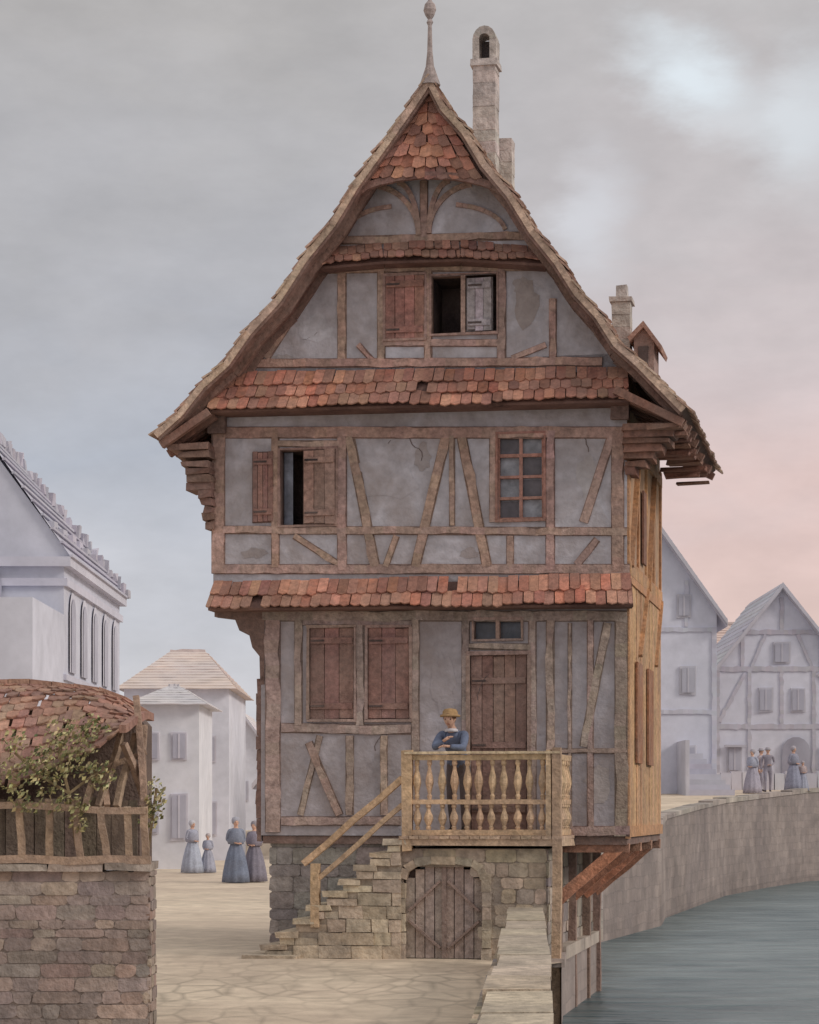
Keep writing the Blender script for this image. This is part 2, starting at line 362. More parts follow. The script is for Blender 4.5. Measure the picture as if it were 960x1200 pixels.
sh=B(); gl=B()
def shutter(r,y=-.03,col=SHUT,n=4,battens=2):
    x0,x1,z0,z1=r; w=(x1-x0)/n
    sh.box(x0-.012,x1+.012,y+.02,y+.035,z0-.012,z1+.012,tuple(v*.45 for v in col))
    for i in range(n):
        sh.box(x0+i*w+.004,x0+(i+1)*w-.004,y-.012+R.uniform(-.004,.004),y+.02,z0+R.uniform(-.012,.012),z1+R.uniform(-.012,.012),vary(col,.16,.05),.003)
    for k in range(battens):
        zc=z0+(z1-z0)*(.14+.72*k/(max(1,battens-1)))
        sh.box(x0+.015,x1-.015,y-.034,y-.017,zc-.04,zc+.04,vary(col,.12),.004)
        sh.box(x0+.02,x0+.2,y-.042,y-.0345,zc-.012,zc+.012,C(70,62,64,1))
def frame(r,w=.05,y=-.04,col=TIMD,y1=.05):
    x0,x1,z0,z1=r
    for a in((x0-w,x1+w,z1,z1+w),(x0-w,x1+w,z0-w,z0),(x0-w,x0,z0,z1),(x1,x1+w,z0,z1)):
        sh.box(a[0],a[1],y+R.uniform(-.003,.003),y1,a[2],a[3],vary(col,.1),.006)
shutter(rect(297,530,321,612),col=C(136,100,93)); frame(w_s2a,.03,col=C(142,117,108)); 
r=rect(357,527,394,614); shutter(r,-.05,C(144,116,107),3)
gl.box(w_s2a[0]+.0,w_s2a[0]+.12,.2,.21,w_s2a[2],w_s2a[3],C(128,134,150,1.2))
frame(w_s2b,.035,col=C(148,108,98)); x0,x1,z0,z1=w_s2b
gl.box(x0,x1,.06,.07,z0,z1,C(132,134,142,1.3)); W=C(154,112,100)
for i in range(3):
    x=x0+(x1-x0)*i/2; sh.box(x-.022,x+.022,.0,.055,z0,z1,vary(W,.08),.003)
for j in range(5):
    z=z0+(z1-z0)*j/4; sh.box(x0+.023,x1-.023,.004,.056,z-.02,z+.02,vary(W,.08),.004)
for i in range(2):
    for j in range(4):
        if (i,j) in ((0,0),(1,2),(0,3),(1,1)):
            sx=x0+(x1-x0)*i/2; zz=z0+(z1-z0)*j/4
            gl.box(sx+.03,sx+.26,.05,.058,zz+.03,zz+.24,C(84,78,86,1))
for w in(w_g1,w_g2): frame(w,.035,col=C(148,128,120)); shutter((w[0]+.005,w[1]-.005,w[2]+.005,w[3]-.005),.01,C(129,99,92),3,2)
frame(w_tr,.03,col=C(148,128,120)); xm=(w_tr[0]+w_tr[1])/2; sh.box(xm-.025,xm+.025,-.02,.1,w_tr[2],w_tr[3],TIM)
gl.box(w_tr[0],w_tr[1],.1,.11,w_tr[2],w_tr[3],C(74,80,92,1.2))
frame((w_dr[0],w_dr[1],w_dr[2]+.05,w_dr[3]),.05,col=C(142,122,114))
shutter((w_dr[0]+.01,w_dr[1]-.01,Z_fl,w_dr[3]-.01),.03,C(129,103,95),5,3)
sh.box(w_dr[1]-.15,w_dr[1]-.12,-.06,-.01,Z_fl+.95,Z_fl+1.05,C(60,55,55,1))
shutter(w_at0,-.02,C(144,104,95),4); frame(w_at0,.03,col=C(148,122,114)); frame(w_at,.03,col=C(148,122,114))
xm=F(543,350)[0]; sh.box(xm-.03,xm+.03,-.02,.1,w_at[2],w_at[3],TIM)
r=rect(548,326,577,388); shutter(r,-.04,C(156,150,154),3)
def sbar(y,z0,z1,w,col): sh.box(-.02,.03,y-w/2,y+w/2,z0,z1,vary(col,.1),.006)
for y in(.09,1.3,2.4,3.5,HD-.08): sbar(y,Z_B+.05,6.95,.17,ORG)
y=.2
while y<HD-.1:
    sh.box(-.01,.014+R.uniform(0,.012),y,y+.19,Z_fl+.02,Z_B-.12,vary(C(186,148,112,1.3),.16,.05)); y+=.2
sbar(.09,Z_fl-.05,Z_B,.17,ORG)
for z in(Z_fl+.04,Z_B-.05,Z_B+.1,5.05,6.8): sh.box(-.015,.04,.01,HD,z-.07,z+.07,vary(ORG,.1),.004)
for p in((1.3,4.0,2.35,5.0),(2.5,5.0,3.4,6.7),(.2,5.1,1.2,6.7),(3.55,4.0,4.4,5.0)):
    sh.bar((.012,p[0],p[1]),(.012,p[2],p[3]),.12,.05,ORG)
sh.box(.03,.06,.75,1.5,Z_fl+.95,Z_fl+2.3,C(140,98,74)); sh.box(.03,.06,2.3,3.0,Z_fl+.95,Z_fl+2.3,C(140,98,74)); 
sh.box(.02,.05,1.7,2.1,5.3,6.3,C(120,84,70))
sh.obj('shutters_doors_and_side_boarding','wood',house); gl.obj('window_panes','glass',house)

pt=B()
def band(pxa,pxb,pta,ptb,pba,pbb,rows,pro=.42,ytop=-.03,ext=6,cols=RED,tw=.135):
    A=F(pxa+ext,pta,ytop);Bq=F(pxb-2,ptb,ytop);Cq=F(pxa,pba,-pro);D=F(pxb,pbb,-pro)
    pt.tiles((A[0],ytop,A[1]),(Bq[0],ytop,Bq[1]),(Cq[0],-pro,Cq[1]),(D[0],-pro,D[1]),rows,tw,cols)
    pt.mesh([(A[0],ytop,A[1]-.06),(Bq[0],ytop,Bq[1]-.06),(D[0],-pro+.03,D[1]-.04),(Cq[0],-pro+.03,Cq[1]-.04),
             (A[0],.0,Cq[1]-.07),(Bq[0],.0,D[1]-.07),(D[0],-pro+.04,D[1]-.07),(Cq[0],-pro+.04,Cq[1]-.07)],
            [(0,1,2,3),(7,6,5,4),(3,2,6,7),(1,5,6,2),(0,3,7,4)],C(100,78,74,1.1))
band(244,738,436,430,477,464,3,.45,ext=14)
band(243,742,682,672,709,704,2,.36,ext=8)
for a in((368,450,291,285,309,302),(450,540,285,281,302,299),(540,640,281,290,299,305)): band(*a,2,.34,-.1,ext=0,cols=REDD,tw=.11)
yh=-.5
top=F(503,104,yh); bl=F(434,206,yh); br=F(563,206,yh)
n=8
for i in range(n):
    t0=i/n;t1=(i+1)/n
    f=lambda t,q:(top[0]+(q[0]-top[0])*t,yh,top[1]+(q[1]-top[1])*t)
    pt.tiles(f(max(.02,t0),bl),f(max(.02,t0),br),f(t1,bl),f(t1,br),1,.15,RED[:4]+REDD,jit=.03)
pt.prism([(top[0],top[1]+.03),(br[0]+.02,br[1]+.01),(bl[0]-.02,bl[1]+.01)],yh+.03,yh+.09,C(100,74,70,1))
pt.obj('pent_roof_tiles','tile',house)
bk=B()
arc=[]
for i in range(13):
    u=i/12; px=418+(592-418)*u; py=228-22*math.sin(math.pi*u)**.6
    arc.append((px,py))
for p,q in zip(arc,arc[1:]):
    a=F(*p,-.48);b=F(*q,-.48); bk.beam(a[0],a[1],b[0],b[1],.09,vary(C(132,100,92,1.3),.1),-.53,-.46,out=False,wb=.01)
for P in(Lu,Ru):
    for i in range(1,len(P)-1):
        a,b=P[i],P[i+1]; bk.beam(a[0],a[1]-.03,b[0],b[1]-.03,.12,vary(C(126,102,94,1.2),.1),-.06,.0,out=False)
        for yy in(-.4,.8,2.0,3.2,4.4): bk.bar((a[0],yy,a[1]-.03),(b[0],yy,b[1]-.03),.09,.1,vary(TIMD,.1))
ex,ez=Lp[-1]
for i in range(11):
    t=i/10; z=ez-.16-.1*i; x=ex+.13+(XL2-ex-.2)*(t**.75)+R.uniform(-.05,.05)
    bk.box(x,XL2+.03,-.40+.03*i,.15,z-.045,z+R.uniform(.03,.056),vary(C(126,98,90,1.2),.2,.05),.022)
    bk.box(x+.1,XL2+.02,.16,.7+R.uniform(0,.2),z-.05,z+.052,vary(C(108,86,80,1.15),.15),.016)
for yy in(1.3,2.6,4.0):
    pts=[(XL2,5.5),(XL2-.1,5.85),(XL2-.26,6.25),(ex+.2,ez-.12)]
    for p,q in zip(pts,pts[1:]): bk.bar((p[0],yy,p[1]),(q[0],yy,q[1]),.13,.14,vary(C(114,90,84,1.2),.1))
for sgn,(ex_,ez_),xw in((-1,Lp[-1],XL2),(1,Rp[-1],0)):
    for k in range(18):
        yy=YF+.1+k*.28
        if yy>YB-.05: break
        e=R.uniform(-.06,.05); bk.bar((xw-sgn*.1,yy,ez_+.28),(ex_+sgn*(-.02+e),yy,ez_-.15+R.uniform(-.06,.03)),.1,.1,vary(C(130,94,82,1.2),.15))
# sagging soffit boards along the right eave (ragged, no large brackets)
for k in range(17):
    yy=YF+.12+k*.28; zz=Rp[-1][1]-.14-R.uniform(0,.14)
    bk.box(.12+R.uniform(0,.2),Rp[-1][0]-.04+R.uniform(-.08,.03),yy,yy+R.uniform(.14,.26),zz-.05,zz,vary(C(138,98,84,1.2),.2,.06),.02)
for i in range(7):
    z=Rp[-1][1]-.15-.09*i; bk.box(-.02,Rp[-1][0]-.08-.1*i+R.uniform(-.05,.05),-.36+.05*i,.3,z-.045,z+R.uniform(.025,.05),vary(C(134,98,85,1.2),.2,.05),.022)
zb=F(250,716)[1]
for yy in(0.02,1.5,3.0,4.4):
    bk.prism([(XL2+.02,zb),(XL1+.05,zb),(XL1+.05,zb-1.0),(XL1-.01,zb-1.0),(XL1-.02,zb-.62),(XL1-.12,zb-.5),(XL1-.16,zb-.34),(XL1-.3,zb-.27),(XL1-.36,zb-.12),(XL2+.02,zb-.08)],yy-.03,yy+.14,vary(C(126,104,97,1.2),.1))
z=Z_fl-.1
while z<zb-1.0:
    h=R.uniform(.1,.22); bk.box(XL1-.06-R.uniform(0,.03),XL1+.0,.03,.2,z,z+h,vary(C(130,104,97,1.2),.14),.006); z+=h
for x in(XL2+.08,-.08):
    zc=F(500,490)[1]
    bk.box(x-.12,x+.12,-.14,.0,zc-.12,zc+.1,C(122,101,96,1.2),.01)
bk.obj('brackets_and_rafters','wood',house)

ch=B()
CP=C(178,168,162,1.45)
def chim(x,y,w,dp,z0,z1):
    n=int((z1-z0)/.16)
    for i in range(n):
        a=z0+(z1-z0)*i/n; b2=z0+(z1-z0)*(i+1)/n
        ch.box(x-w/2,x+w/2,y-dp/2,y+dp/2,a,b2,vary(CP,.05,.03),.006)
chim(-2.2,2.0,.32,.32,9.3,12.42)
for sx in(-1,1): ch.box(-2.2+sx*.12-.045,-2.2+sx*.12+.045,1.84,2.16,12.42,12.72,CP,.004)
for i in range(8):
    a0=math.pi*i/8;a1=math.pi*(i+1)/8
    ch.prism([(-2.2+.08*math.cos(a0),12.7+.08*math.sin(a0)),(-2.2+.165*math.cos(a0),12.7+.19*math.sin(a0)),(-2.2+.165*math.cos(a1),12.7+.19*math.sin(a1)),(-2.2+.08*math.cos(a1),12.7+.08*math.sin(a1))],1.84,2.16,vary(CP,.06))
ch.box(-2.39,-2.01,1.81,2.19,12.33,12.42,vary(CP),.006)
ch.box(-2.28,-2.12,2.1,2.15,12.43,12.75,C(100,92,94,1.1))
chim(-1.98,2.35,.22,.3,9.1,11.4)
chim(-.34,2.5,.26,.3,8.0,9.05); ch.box(-.5,-.18,2.32,2.68,9.05,9.12,CP,.008); ch.box(-.42,-.26,2.4,2.6,9.12,9.3,vary(CP),.01)
ch.prism([(-.14,8.0),(.14,7.9),(.14,8.45),(.0,8.62),(-.14,8.5)],2.2,2.9,C(150,124,116)); ch.box(-.08,.06,2.18,2.2,8.1,8.38,C(90,76,76,1))
for k in range(6):
    y=2.1+k*.15; ch.prism([(-.22,8.5),(.0,8.72),(.26,8.36),(.24,8.3),(.0,8.63),(-.19,8.44)],y,y+.14,vary(C(158,120,106),.15))
ch.obj('chimneys_and_dormer','stone',house)

ms=B()
XB1=-1.0; ZW=-.95
BST=[C(150,140,130),C(140,132,124),C(160,148,134),C(132,124,120)]
BS2=[C(136,130,128),C(130,124,123),C(143,136,132),C(132,126,123)]
ms.box(XL1+.13,XB1,.068,HD,ZW,Z_fl-.06,C(130,124,122,1.4))
ms.masonry((XL1+.1,.06),(-3.0,.06),-.05,Z_fl-.08,.19,.4,.02,BS2,proud=.008,gap=.003)
ms.masonry((XB1+.02,-.0),(XB1+.02,HD),ZW,Z_fl-.06,.2,.42,.02,BST)
ms.masonry((-1.5,.06),(XB1+.02,.06),ZW,Z_fl-.06,.2,.36,.02,BST)
ms.box(XL1+.02,0,.02,HD,Z_fl-.13,Z_fl-.03,C(130,106,98,1.2),.004)
ms.obj('basement_masonry','stone',house)
br=B()
for yy in(.12,1.6,3.1,4.4):
    br.bar((-.95,yy,F(655,1058)[1]),(-.03,yy,Z_fl-.1),.13,.15,vary(C(182,126,100,1.45),.1),n=4,wob=.01)
    br.box(-1.0,.02,yy-.07,yy+.07,Z_fl-.24,Z_fl-.12,vary(C(150,110,90),.1),.01)
    br.bar((-.93,yy,ZW),(-.93,yy,Z_fl-.24),.13,.13,vary(C(128,108,98),.1),n=6,wob=.01)
br.obj('overhang_braces','wood',house)

YL=-1.15; LX0=F(471,990,YL)[0]; LX1=F(641,990,YL)[0]; 
la=B()
dl,dr_=F(474,1100,YL)[0],F(566,1100,YL)[0]; dt=F(520,1014,YL)[1]
hw=(dr_-dl)/2; xc=(dl+dr_)/2
def skipd(a,z): 
    x=LX0+a; return abs(x-xc)<hw+.06 and z<dt+.02-.12*max(0,(abs(x-xc)/hw))**3
la.masonry((LX0,YL),(LX1,YL),-.05,Z_fl-.17,.15,.3,.02,STONE,skip=skipd,proud=.012,gap=.004)
la.masonry((LX1,YL),(LX1,0),-.9,Z_fl-.17,.17,.33,.02,BST)
LB=C(144,132,120)
la.box(LX0,xc-hw-.02,YL+.006,0,-.1,Z_fl-.17,LB); la.box(xc+hw+.02,LX1-.01,YL+.006,0,-.1,Z_fl-.17,LB)
la.box(xc-hw-.02,xc+hw+.02,YL+.006,0,dt-.02,Z_fl-.17,LB)
for sx in(-1,1):
    z=0
    while z<dt-.25:
        h=R.uniform(.14,.24); la.box(xc+sx*(hw+.05)-.06,xc+sx*(hw+.05)+.06,YL-.03,YL+.1,z,z+h-.008,vary(R.choice(STONE),.12),.009); z+=h
pts=[(-1,-.2),(-.92,-.08),(-.7,0),(-.3,.03),(.3,.03),(.7,0),(.92,-.08),(1,-.2)]
for p,q in zip(pts,pts[1:]):
    a=(xc+p[0]*(hw+.02),dt+p[1]);b=(xc+q[0]*(hw+.02),dt+q[1]); la.beam(a[0],a[1]+.03,b[0],b[1]+.03,.1,vary(R.choice(STONE),.1),YL-.03,YL+.08,out=False)
la.obj('landing_masonry','stone',house)
cd=B()
n=8
for i in range(n):
    x0=dl+(dr_-dl)*i/n; x1=dl+(dr_-dl)*(i+1)/n; q=max(abs(x0-xc),abs(x1-xc))/hw
    cd.box(x0+.006,x1-.006,YL+.06+R.uniform(0,.01),YL+.11,.02,dt-.005-.16*q**4,vary(C(154,140,132),.12,.04))
cd.box(dl,dr_,YL+.11,YL+.12,0,dt-.05,DARK); cd.box(xc-.03,xc+.03,YL+.035,YL+.06,.02,dt-.01,C(122,106,100))
for sx in(-1,1):
    cd.bar((xc+sx*.05,YL+.045,dt-.2),(xc+sx*(hw-.05),YL+.045,.62),.06,.03,C(130,112,106)); cd.bar((xc+sx*.05,YL+.045,.15),(xc+sx*(hw-.05),YL+.045,.5),.06,.03,C(130,112,106))
cd.obj('cellar_door','wood',house)
ba=B()
FX0=F(469,985,YL)[0]; FX1=F(660,985,YL)[0]; 
zt=F(560,884,YL)[1]; zm=F(560,937,YL)[1]
ba.box(FX0,FX1,YL-.08,-.03,Z_fl-.14,Z_fl-.05,vary(C(182,158,136)),.01)
for i in range(16):
    x0=FX0+(FX1-FX0)*i/16; ba.box(x0+.004,x0+(FX1-FX0)/16-.004,YL-.1,-.02,Z_fl-.049,Z_fl-.012+R.uniform(0,.006),vary(C(178,154,132),.1))
pxL,pxR=F(478,900,YL)[0],F(641,900,YL)[0]; pxO=F(653,900,YL)[0]
RC=TAN
for z,h in((zt,.07),(zm,.06),(Z_fl+.07,.07)):
    ba.bar((pxL,YL-.02,z-h/2),(pxO,YL-.02,z-h/2),.08,h,vary(RC,.06),n=7,wob=.006)
    ba.box(pxO-.03,pxO+.03,YL+.02,-.02,z-h,z,vary(RC,.06),.005)
ba.bar((pxL-.03,YL-.02,zt+.02),(pxO+.05,YL-.02,zt+.02),.16,.032,vary(C(202,176,144)),n=6,wob=.004)
for x,zb_,w in((pxL,Z_fl-.2,.13),(pxR+.03,Z_fl-.05,.07)):
    ba.box(x-w/2,x+w/2,YL-.085,YL+.055,zb_,zt+.055,vary(RC,.06),.008)
ba.bar((pxO,YL-.03,-1.2),(pxO,YL-.03,zt+.08),.11,.13,C(172,146,122,1.4),n=9,wob=.009)
def bal(cx,cy,z0,z1,col):
    H=z1-z0; P=[(.024,0),(.028,.06),(.032,.1),(.02,.14),(.036,.28),(.052,.42),(.045,.56),(.024,.74),(.019,.84),(.032,.9),(.027,1)]
    q=R.uniform(.98,1.2); ba.lathe(cx,cy,z0,[(r*q,t*H) for r,t in P],col,8)
nb=11
for i in range(nb):
    x=pxL+.12+(pxR-pxL-.17)*i/(nb-1)
    for z0,z1 in((Z_fl+.07,zm-.06),(zm,zt-.07)): bal(x+R.uniform(-.012,.012),YL-.02,z0,z1,vary(RC,.18))
for j in range(5):
    y=YL+.22+j*.19
    for z0,z1 in((Z_fl+.07,zm-.06),(zm,zt-.07)): bal(pxO,y,z0,z1,vary(RC,.1))
YS=YL-.02
a=F(472,912,YS);b=F(356,1012,YS); ba.bar((a[0],YS,a[1]),(b[0],YS,b[1]),.09,.08,vary(RC),n=4,wob=.008)
a=F(472,943,YS);b=F(373,1030,YS); ba.bar((a[0],YS,a[1]),(b[0],YS,b[1]),.07,.06,vary(RC),n=4,wob=.008)
p=F(370,1012,YS);q=F(370,1082,YS); ba.bar((p[0],YS,q[1]-.05),(p[0],YS,p[1]),.11,.11,vary(RC),n=3,wob=.005)
ba.obj('balcony_and_rails','wood',house)
st=B(); NS=9; sx0=F(308,1125,YL-.1)[0]; rise=(Z_fl-.05)/NS; run=(LX0-sx0)/(NS)
ST2=[C(186,170,150),C(176,160,142),C(194,178,156),C(168,154,138),C(180,166,148)]
st.prism([(sx0+.1,-.05)]+[pt_ for i in range(NS) for pt_ in((sx0+.05+run*i,rise*i),(sx0+.05+run*i,rise*(i+1)-.03))]+[(LX0,rise*NS-.03),(LX0,-.05)],YL-.03,-.25,C(154,142,128,1.45))
for i in range(NS):
    x0=sx0+run*i; z1=rise*(i+1); c=R.choice(ST2)
    st.box(x0-.03+R.uniform(-.02,.02),x0+run*R.uniform(1.2,1.6),YL-.075,-.25,z1-.075,z1+R.uniform(-.006,.006),vary(c,.1),.014)
    x=x0+R.uniform(0,.05)
    while x<LX0-.03:
        w=min(R.uniform(.18,.46),LX0-x); zlo=z1-rise+.003; zhi=(z1-.08 if x<x0+run*1.3 else z1-.004)
        st.box(x+.005,x+w-.005,YL-.055+R.uniform(-.014,.014),YL+.15,zlo,zhi,vary(R.choice(ST2),.12),.009); x+=w
st.box(sx0-.22,sx0+.5,YL-.3,-.2,-.03,.045,C(180,164,144),.014)
st.obj('stone_stair','stone',house)

# ---------------------------------------------------------------- ground, quay, water
WB=[(5,.12),(13,.79),(20,1.2),(28.4,1.62),(28.8,1.9),(30.3,2.02),(35.0,2.9),(41,3.4),(47,3.85),(54,5.9),(58,6.45),(65,8.1),(73,10.0),(81,12.6),(88,15.2),(92,18),(96,26),(98,45),(99,400)]
def HZ(y):
    T=[(-50,0),(35,.0),(40,.9),(47,1.35),(54,1.62),(65,1.98),(73,2.2),(81,2.42),(91,2.74),(99,2.9),(140,3),(1500,0),(4000,-5)]
    for a,b in zip(T,T[1:]):
        if a[0]<=y<=b[0]: return a[1]+(b[1]-a[1])*(y-a[0])/(b[0]-a[0])
    return 0
def XB(y):
    if y<=WB[0][0]: return WB[0][1]-.06*(5-y)
    for a,b in zip(WB,WB[1:]):
        if a[0]<=y<=b[0]: return a[1]+(b[1]-a[1])*(y-a[0])/(b[0]-a[0])
    return 400
def smooth(t): t=max(0,min(1,t)); return t*t*(3-2*t)
def KF(w,y):
    lo=2.2+(max(0,min(1,(y-50)/25)))*2.4; return 1-smooth((w-lo)/(lo*1.1))
ys=[-30,-10,0]+[5+i*.8 for i in range(30)]+[28.4,28.8,29.5,30.3,31,32,33,34,35]+[36+i*1.5 for i in range(42)]+[99.0,105,115,130,160,220,320,500,900,1600,3500]
ys=sorted(set(ys)); ws=[0,.4,.8,1.3,2,2.8,3.6,4.5,5.5,6.6,7.8,9,10.5,12,14,17,21,27,36,50,80,140,300,700,1500]
g=B(); vs=[];fs=[]
for y in ys:
    xb=XB(y); 
    for w in ws:
        x=xb-w
        if y>=99: x=400-w*1.6
        k=KF(w,y) if y<99 else smooth((x-3)/7)
        z=HZ(y)*k+ .03*noise.noise((x*.6,y*.6,0))*(1 if 0<y<36 else .0)
        vs.append((x,y,z))
nw=len(ws)
for i in range(len(ys)-1):
    for j in range(nw-1): fs.append((i*nw+j,i*nw+j+1,(i+1)*nw+j+1,(i+1)*nw+j))
g.mesh(vs,fs,C(200,184,164,1.3)); 
go=g.obj('ground','ground',smooth=True)
q=B()
wy=[28.8,30.3,32.5,35,38,41,44,47,50,54,56,58,61.5,65,67,69,71,73,75,77,79,81,83,85,88,90,92,96,98,99]
QC=C(148,137,132,1.3); prev=None
for y in wy:
    x=XB(y) if y<99 else 400
    cur=(x,y,HZ(y))
    if prev:
        n=8
        for k in range(n):
            t0,t1=k/n,(k+1)/n
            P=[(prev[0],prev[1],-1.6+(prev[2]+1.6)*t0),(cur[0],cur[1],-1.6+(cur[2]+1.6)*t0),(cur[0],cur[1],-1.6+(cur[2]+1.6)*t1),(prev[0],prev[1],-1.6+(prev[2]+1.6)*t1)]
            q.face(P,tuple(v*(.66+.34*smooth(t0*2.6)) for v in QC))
        L=math.dist(prev[:2],cur[:2]); m=max(1,int(L/1.3)) if L<60 else 1
        for k in range(m):
            a=Vector(prev).lerp(Vector(cur),k/m+.01/m); b2=Vector(prev).lerp(Vector(cur),(k+1)/m-.01/m); d=(b2-a).normalized(); nn=Vector((-d.y,d.x,0))
            up=Vector((0,0,.08+R.uniform(-.04,.04)))
            V=[a-nn*.04,b2-nn*.04,b2+nn*.4,a+nn*.4]; q.mesh([v-Vector((0,0,.06)) for v in V]+[v+up for v in V],[(0,3,2,1),(4,5,6,7),(0,1,5,4),(1,2,6,5),(2,3,7,6),(3,0,4,7)],vary(C(170,160,152,1.3),.1))
    prev=cur
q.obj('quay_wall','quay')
p=B()
y0=9.0
while y0<28.3:
    y1=min(28.4,y0+R.uniform(1.0,2.1)); dj=R.uniform(-.025,.025); z=.70+R.uniform(-.012,.012)
    V=[(XB(y0)-.42+dj,y0),(XB(y0)+.02+dj*.3,y0),(XB(y1-.01)+.02+dj*.3,y1-.012),(XB(y1-.01)-.42+dj,y1-.012)]
    p.mesh([(x,y,z-.11) for x,y in V]+[(x,y,z+R.uniform(-.004,.004)) for (x,y) in V],[(0,3,2,1),(4,5,6,7),(0,1,5,4),(1,2,6,5),(2,3,7,6),(3,0,4,7)],vary(C(178,163,145,1.35),.09))
    y0=y1
p.masonry((XB(8.9)-.02,8.9),(XB(28.4)-.02,28.4),-1.6,.585,.2,.45,.1,BST+STONE)
p.masonry((XB(28.4)-.39,28.4),(XB(8.9)-.39,8.9),-.1,.585,.2,.45,.05,BST+STONE)
p.mesh([(XB(9)-.36,9,-1.5),(XB(9)-.06,9,-1.5),(XB(28.4)-.06,28.4,-1.5),(XB(28.4)-.36,28.4,-1.5),(XB(9)-.36,9,.58),(XB(9)-.06,9,.58),(XB(28.4)-.06,28.4,.58),(XB(28.4)-.36,28.4,.58)],[(0,3,2,1),(4,5,6,7),(0,1,5,4),(1,2,6,5),(2,3,7,6),(3,0,4,7)],C(130,120,110))
p.obj('parapet_wall','stone')
w=B(); w.face([(-5,-60,-.8),(600,-60,-.8),(600,110,-.8),(-5,110,-.8)],(.1,.15,.16))
wo=w.obj('water','glass'); 
wm=bpy.data.materials.new('river_water'); wm.use_nodes=True; nt=wm.node_tree; b_=nt.nodes['Principled BSDF']
b_.inputs['Roughness'].default_value=.32; b_.inputs['Specular IOR Level'].default_value=.35
geo=nt.nodes.new('ShaderNodeNewGeometry'); mp=nt.nodes.new('ShaderNodeMapping'); mp.inputs['Scale'].default_value=(.45,1.1,1)
n1=nt.nodes.new('ShaderNodeTexNoise'); n1.inputs['Scale'].default_value=1.3; n1.inputs['Detail'].default_value=4
n2=nt.nodes.new('ShaderNodeTexNoise'); n2.inputs['Scale'].default_value=.16; n2.inputs['Detail'].default_value=3
nt.links.new(geo.outputs['Position'],mp.inputs['Vector']); nt.links.new(mp.outputs[0],n1.inputs['Vector']); nt.links.new(mp.outputs[0],n2.inputs['Vector'])
bp=nt.nodes.new('ShaderNodeBump'); bp.inputs['Strength'].default_value=1.0; bp.inputs['Distance'].default_value=.25
nt.links.new(n1.outputs['Fac'],bp.inputs['Height']); nt.links.new(bp.outputs[0],b_.inputs['Normal'])
ad=nt.nodes.new('ShaderNodeMath'); ad.operation='ADD'; nt.links.new(n1.outputs['Fac'],ad.inputs[0]); nt.links.new(n2.outputs['Fac'],ad.inputs[1])
hf=nt.nodes.new('ShaderNodeMath'); hf.operation='MULTIPLY'; hf.inputs[1].default_value=.5; nt.links.new(ad.outputs[0],hf.inputs[0])
cr=nt.nodes.new('ShaderNodeValToRGB'); cr.color_ramp.elements[0].color=(.045,.085,.1,1); cr.color_ramp.elements[1].color=(.18,.23,.24,1)
cr.color_ramp.elements[0].position=.38; cr.color_ramp.elements[1].position=.62
nt.links.new(hf.outputs[0],cr.inputs[0]); nt.links.new(cr.outputs[0],b_.inputs['Base Color'])
wo.data.materials[0]=wm

# ---------------------------------------------------------------- left foreground
bw=B(); BR=[C(140,126,118),C(132,120,114),C(148,134,124),C(126,114,112),C(138,120,112)]
bw.masonry((-6.5,20),(-2.26,20),-.1,1.38,.1,.3,.01,BR,jit=.014,gap=.002,proud=.009)
bw.masonry((-2.26,20),(-2.26,20.5),-.1,1.38,.1,.27,.01,BR,gap=.004)
bw.box(-6.5,-2.27,20.004,20.5,-.1,1.37,C(128,116,110,1.45))
x=-6.5
while x<-2.3:
    ww=R.uniform(.35,.6); bw.box(x,min(x+ww,-2.24)-.01,19.94,20.55,1.38,1.44+R.uniform(-.015,.01),vary(C(138,126,118),.12),.014); x+=ww
bw.obj('brick_wall','stone')
shed=empty('tiled_shed',(-4.2,20.8,0))
s=B(); off=Vector((-4.2,20.8,0))
def o3(x,y,z): return (x+4.2,y-20.8,z)
FC=C(150,128,110,1.42)
def rl(px): return (px-480)/135.
s.bar(o3(-6.5,19.98,1.49),o3(rl(177),19.98,1.47),.08,.07,FC,n=12,wob=.014)
s.bar(o3(-6.5,19.86,2.04),o3(rl(174),19.88,1.90),.065,.06,FC,n=12,wob=.016)
for px in(-180,-140,-100,-60,-20,24,62,93,124,150,173):
    x=rl(px); s.bar(o3(x+R.uniform(-.03,.03),19.98,1.46),o3(x-.01+R.uniform(-.03,.03),19.87,2.0 if px<120 else 1.93),.06,.05,vary(FC,.14),n=3,wob=.01)
x=-6.5
while x<-2.45:
    ww=R.uniform(.1,.17); s.box(x+4.2,min(x+ww,-2.4)-.008+4.2,-.45+R.uniform(0,.02),-.4,1.42,2.02-R.uniform(0,.1),vary(C(108,98,86,1.15),.22,.06)); x+=ww
for (a,b_,c,d) in((132,945,150,860),(165,945,150,815),(120,945,108,900),(163,945,160,850),(140,870,163,945),(95,945,100,905),(110,945,135,850)):
    s.bar(o3(rl(a),20.3,1.9+(950-b_)/135),o3(rl(c),20.6,1.9+(950-d)/132),.055,.05,vary(FC,.12),n=3,wob=.012)
s.bar(o3(rl(108),20.45,1.9+48/134),o3(rl(164),20.5,1.9+70/134),.055,.05,FC)
s.prism([(-6.5+4.2,1.42),(rl(148)+4.2,1.42),(rl(148)+4.2,2.7),(rl(130)+4.2,2.85),(-2.3,2.8)],.2,1.2,C(96,82,76,1))
s.obj('gallery_and_frame','wood',shed)
t=B(); TC=[C(146,110,96),C(134,102,92),C(154,122,104),C(124,98,90),C(142,120,102)]
